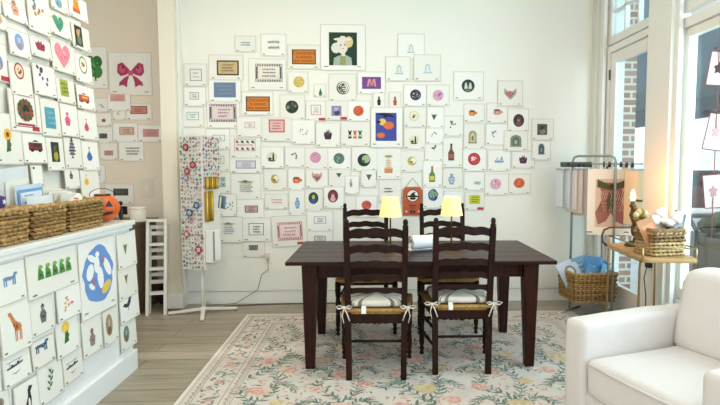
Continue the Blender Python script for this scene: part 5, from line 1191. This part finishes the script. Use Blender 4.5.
# floor basket with blue packets
t = thing('wicker_basket', 'low wide wicker basket of blue packets under the hanging rail', 'basket', (2.075, 4.80, .145), math.radians(2))
wicker(t, .41, .36, .26, 13, .94, .008, seed=12)
for i, (x, y, zz_, rx, ry, rz, w, h_, c) in enumerate([(-.12, -.05, .14, -.4, -.35, .1, .2, .24, '#b9cfe0'), (-.02, -.1, .12, -.5, .5, .0, .14, .24, '#5f9fd0'), (.05, .0, .16, -.2, .1, -.2, .17, .24, '#4a90cc'), (.12, -.08, .14, -.3, .5, .1, .13, .2, '#6fb0dc'), (-.02, .08, .18, .1, -.2, .3, .2, .22, '#7fb4d8'), (.14, .08, .15, .1, .3, -.2, .12, .2, '#3f86c4')]):
    p = thing('blue_packet', ['clear packet with a printed white card leaning left in the floor basket', 'blue packet tilted right in the middle front of the floor basket', 'tallest blue packet in the middle of the floor basket', 'pale blue packet leaning right at the front of the floor basket', 'light blue packet at the back of the floor basket', 'deep blue packet in the back right corner of the floor basket'][i], 'packet', (2.075 + x, 4.80 + y, .145 + zz_), rz, 'packets in the floor basket'); p.rotation_euler = (rx, ry, rz)
    b = MB(); pouch(b, w, h_, .03, mat(c, .3)); b.build('bag', p, smooth=True)
    m = MB()
    if i == 0: m.poly([(x_*.055, -.019, .13 + z_*.06) for x_, z_ in ring(0, 0, 1, 1, 14)], mat('#7f868c')).poly([(x_*.035, -.0195, .13 + z_*.04) for x_, z_ in ring(0, 0, 1, 1, 14)], mat('#d8dde0')).box((-.08, -.017, .02), (.06, -.015, .05), mat('#e8edf0'))
    else: m.box((-w*.3, -.018, .06), (w*.3, -.016, .1), mat('#dfeaf2', .4)).box((-w*.25, -.018, .13), (w*.1, -.016, .15), mat('#c2dcef', .4))
    m.build('label', p)
# ================================================================== STRING OF CARDS IN THE WINDOW
sx, sy = 2.28, 3.34
t = thing('card_mobile', 'string of red-edged cards hanging in the right-hand window', 'mobile', (sx, sy, 1.0))
rose = mat('#8a4a4c', .6)
MB().tube([(0, 0, -.1), (0, 0, 1.48)], .003, rose, 6).tube([(0, 0, 1.48), (.09, 0, 1.5)], .004, rose, 6).build('cord', t)
for i, (zc, hh, ry) in enumerate(((1.03, .22, .15), (.62, .24, .2), (.23, .22, -.12))):
    cd = MB(); cd.T = Matrix.Translation((0, 0, zc)) @ Matrix.Rotation(ry, 4, 'Y') @ Matrix.Rotation(-.55, 4, 'Z')
    cd.box((-.055, -.002, -hh/2), (.055, .002, hh/2), mat('#eceaea', .7)); 
    for q_ in (-1, 1): cd.box((-.057, -.004, q_*hh/2 - .003), (.057, .004, q_*hh/2 + .003), rose).box((q_*.055 - .003, -.004, -hh/2), (q_*.055 + .003, .004, hh/2), rose)
    o = cd.build('card', t)
    k = MB(); k.T = cd.T; d = [(x_*.03, z_*.045) for x_, z_ in star(5, 1, .55)]; k.poly([(x_, -.0045, z_) for x_, z_ in d], mat(['#5a3a3e', '#d8b0b4', '#c89a9e'][i], .7)); k.build('motif', o)
    bw = MB(); 
    for q_ in (-1, 1): bw.ell((q_*.018, 0, zc + hh/2 + .02), (.018, .006, .01), mat('#4a3a3c'), 8, 5)
    bw.build('bow', t)
# hoop seen outside
t = thing('bicycle_rack', 'dark curved metal hoop outside, seen beyond the cart at the window', 'bicycle rack', (3.1, 4.75, -.12))
MB().tube([(0, 0, 0), (0, 0, .9), (-.03, .05, 1.0), (-.06, .15, 1.08), (-.06, .5, 1.08), (-.03, .6, 1.0), (0, .65, .9), (0, .65, 0)], .02, mat('#3c3634', .5, .4), 10).build('hoop', t, smooth=True)
# ================================================================== LIGHT AND CAMERA
w = bpy.data.worlds.new('w'); bpy.context.scene.world = w; w.use_nodes = True; nt = w.node_tree; bg = nt.nodes['Background']
tc = nt.nodes.new('ShaderNodeTexCoord'); sp = nt.nodes.new('ShaderNodeSeparateXYZ'); rp = nt.nodes.new('ShaderNodeValToRGB')
nt.links.new(tc.outputs['Generated'], sp.inputs[0]); nt.links.new(sp.outputs['Z'], rp.inputs['Fac']); nt.links.new(rp.outputs['Color'], bg.inputs['Color'])
rp.color_ramp.elements[0].color = (.97, .985, 1, 1); rp.color_ramp.elements[1].color = (.74, .87, 1, 1); rp.color_ramp.elements[1].position = .5
bg.inputs['Strength'].default_value = 1.5
def area(name, loc, rot, sx, sy, e, col):
    l = bpy.data.lights.new(name, 'AREA'); l.shape = 'RECTANGLE'; l.size = sx; l.size_y = sy; l.energy = e; l.color = col
    o = bpy.data.objects.new(name, l); C.objects.link(o); o.location = loc; o.rotation_euler = rot; return o
area('daylight_window', (3.1, 1.9, 2.0), (0, math.radians(80), math.radians(-25)), 2.4, 2.2, 190, (.72, .92, 1))
l = bpy.data.lights.new('sun', 'SUN'); l.energy = 3.5; l.angle = math.radians(10); l.color = (1, .97, .92); o = bpy.data.objects.new('sun', l); C.objects.link(o); o.rotation_euler = (0, math.radians(-52), 0)
for i, (x, y) in enumerate(((-.9, 3.6), (-.9, 1.6), (.9, 3.0), (.9, 1.0))):
    area('ceiling_light', (x, y, CEIL - .03), (0, 0, 0), .35, .35, (22, 13, 6, 7)[i], ((1, .86, .62), (1, .93, .82), (1, .95, .86), (1, .96, .9))[i])
area('front_fill', (.2, -1.4, 1.9), (math.radians(90), 0, 0), 3.6, 2.4, 26, (1, .97, .92))  # unseen frontal fill added behind the camera to brighten the room
cam = bpy.data.cameras.new('cam'); cam.sensor_width = 36; cam.lens = F * 36 / 720; cam.shift_x = -(CX - 360) / 720; cam.clip_start = .05
co = bpy.data.objects.new('cam', cam); C.objects.link(co); co.location = (0, 0, H); co.rotation_euler = (PI/2 - TH, 0, -PS)
S = bpy.context.scene; S.camera = co
S.view_settings.view_transform = 'Standard'; S.view_settings.look = 'None'; S.view_settings.gamma = 1; S.view_settings.exposure = -0.17
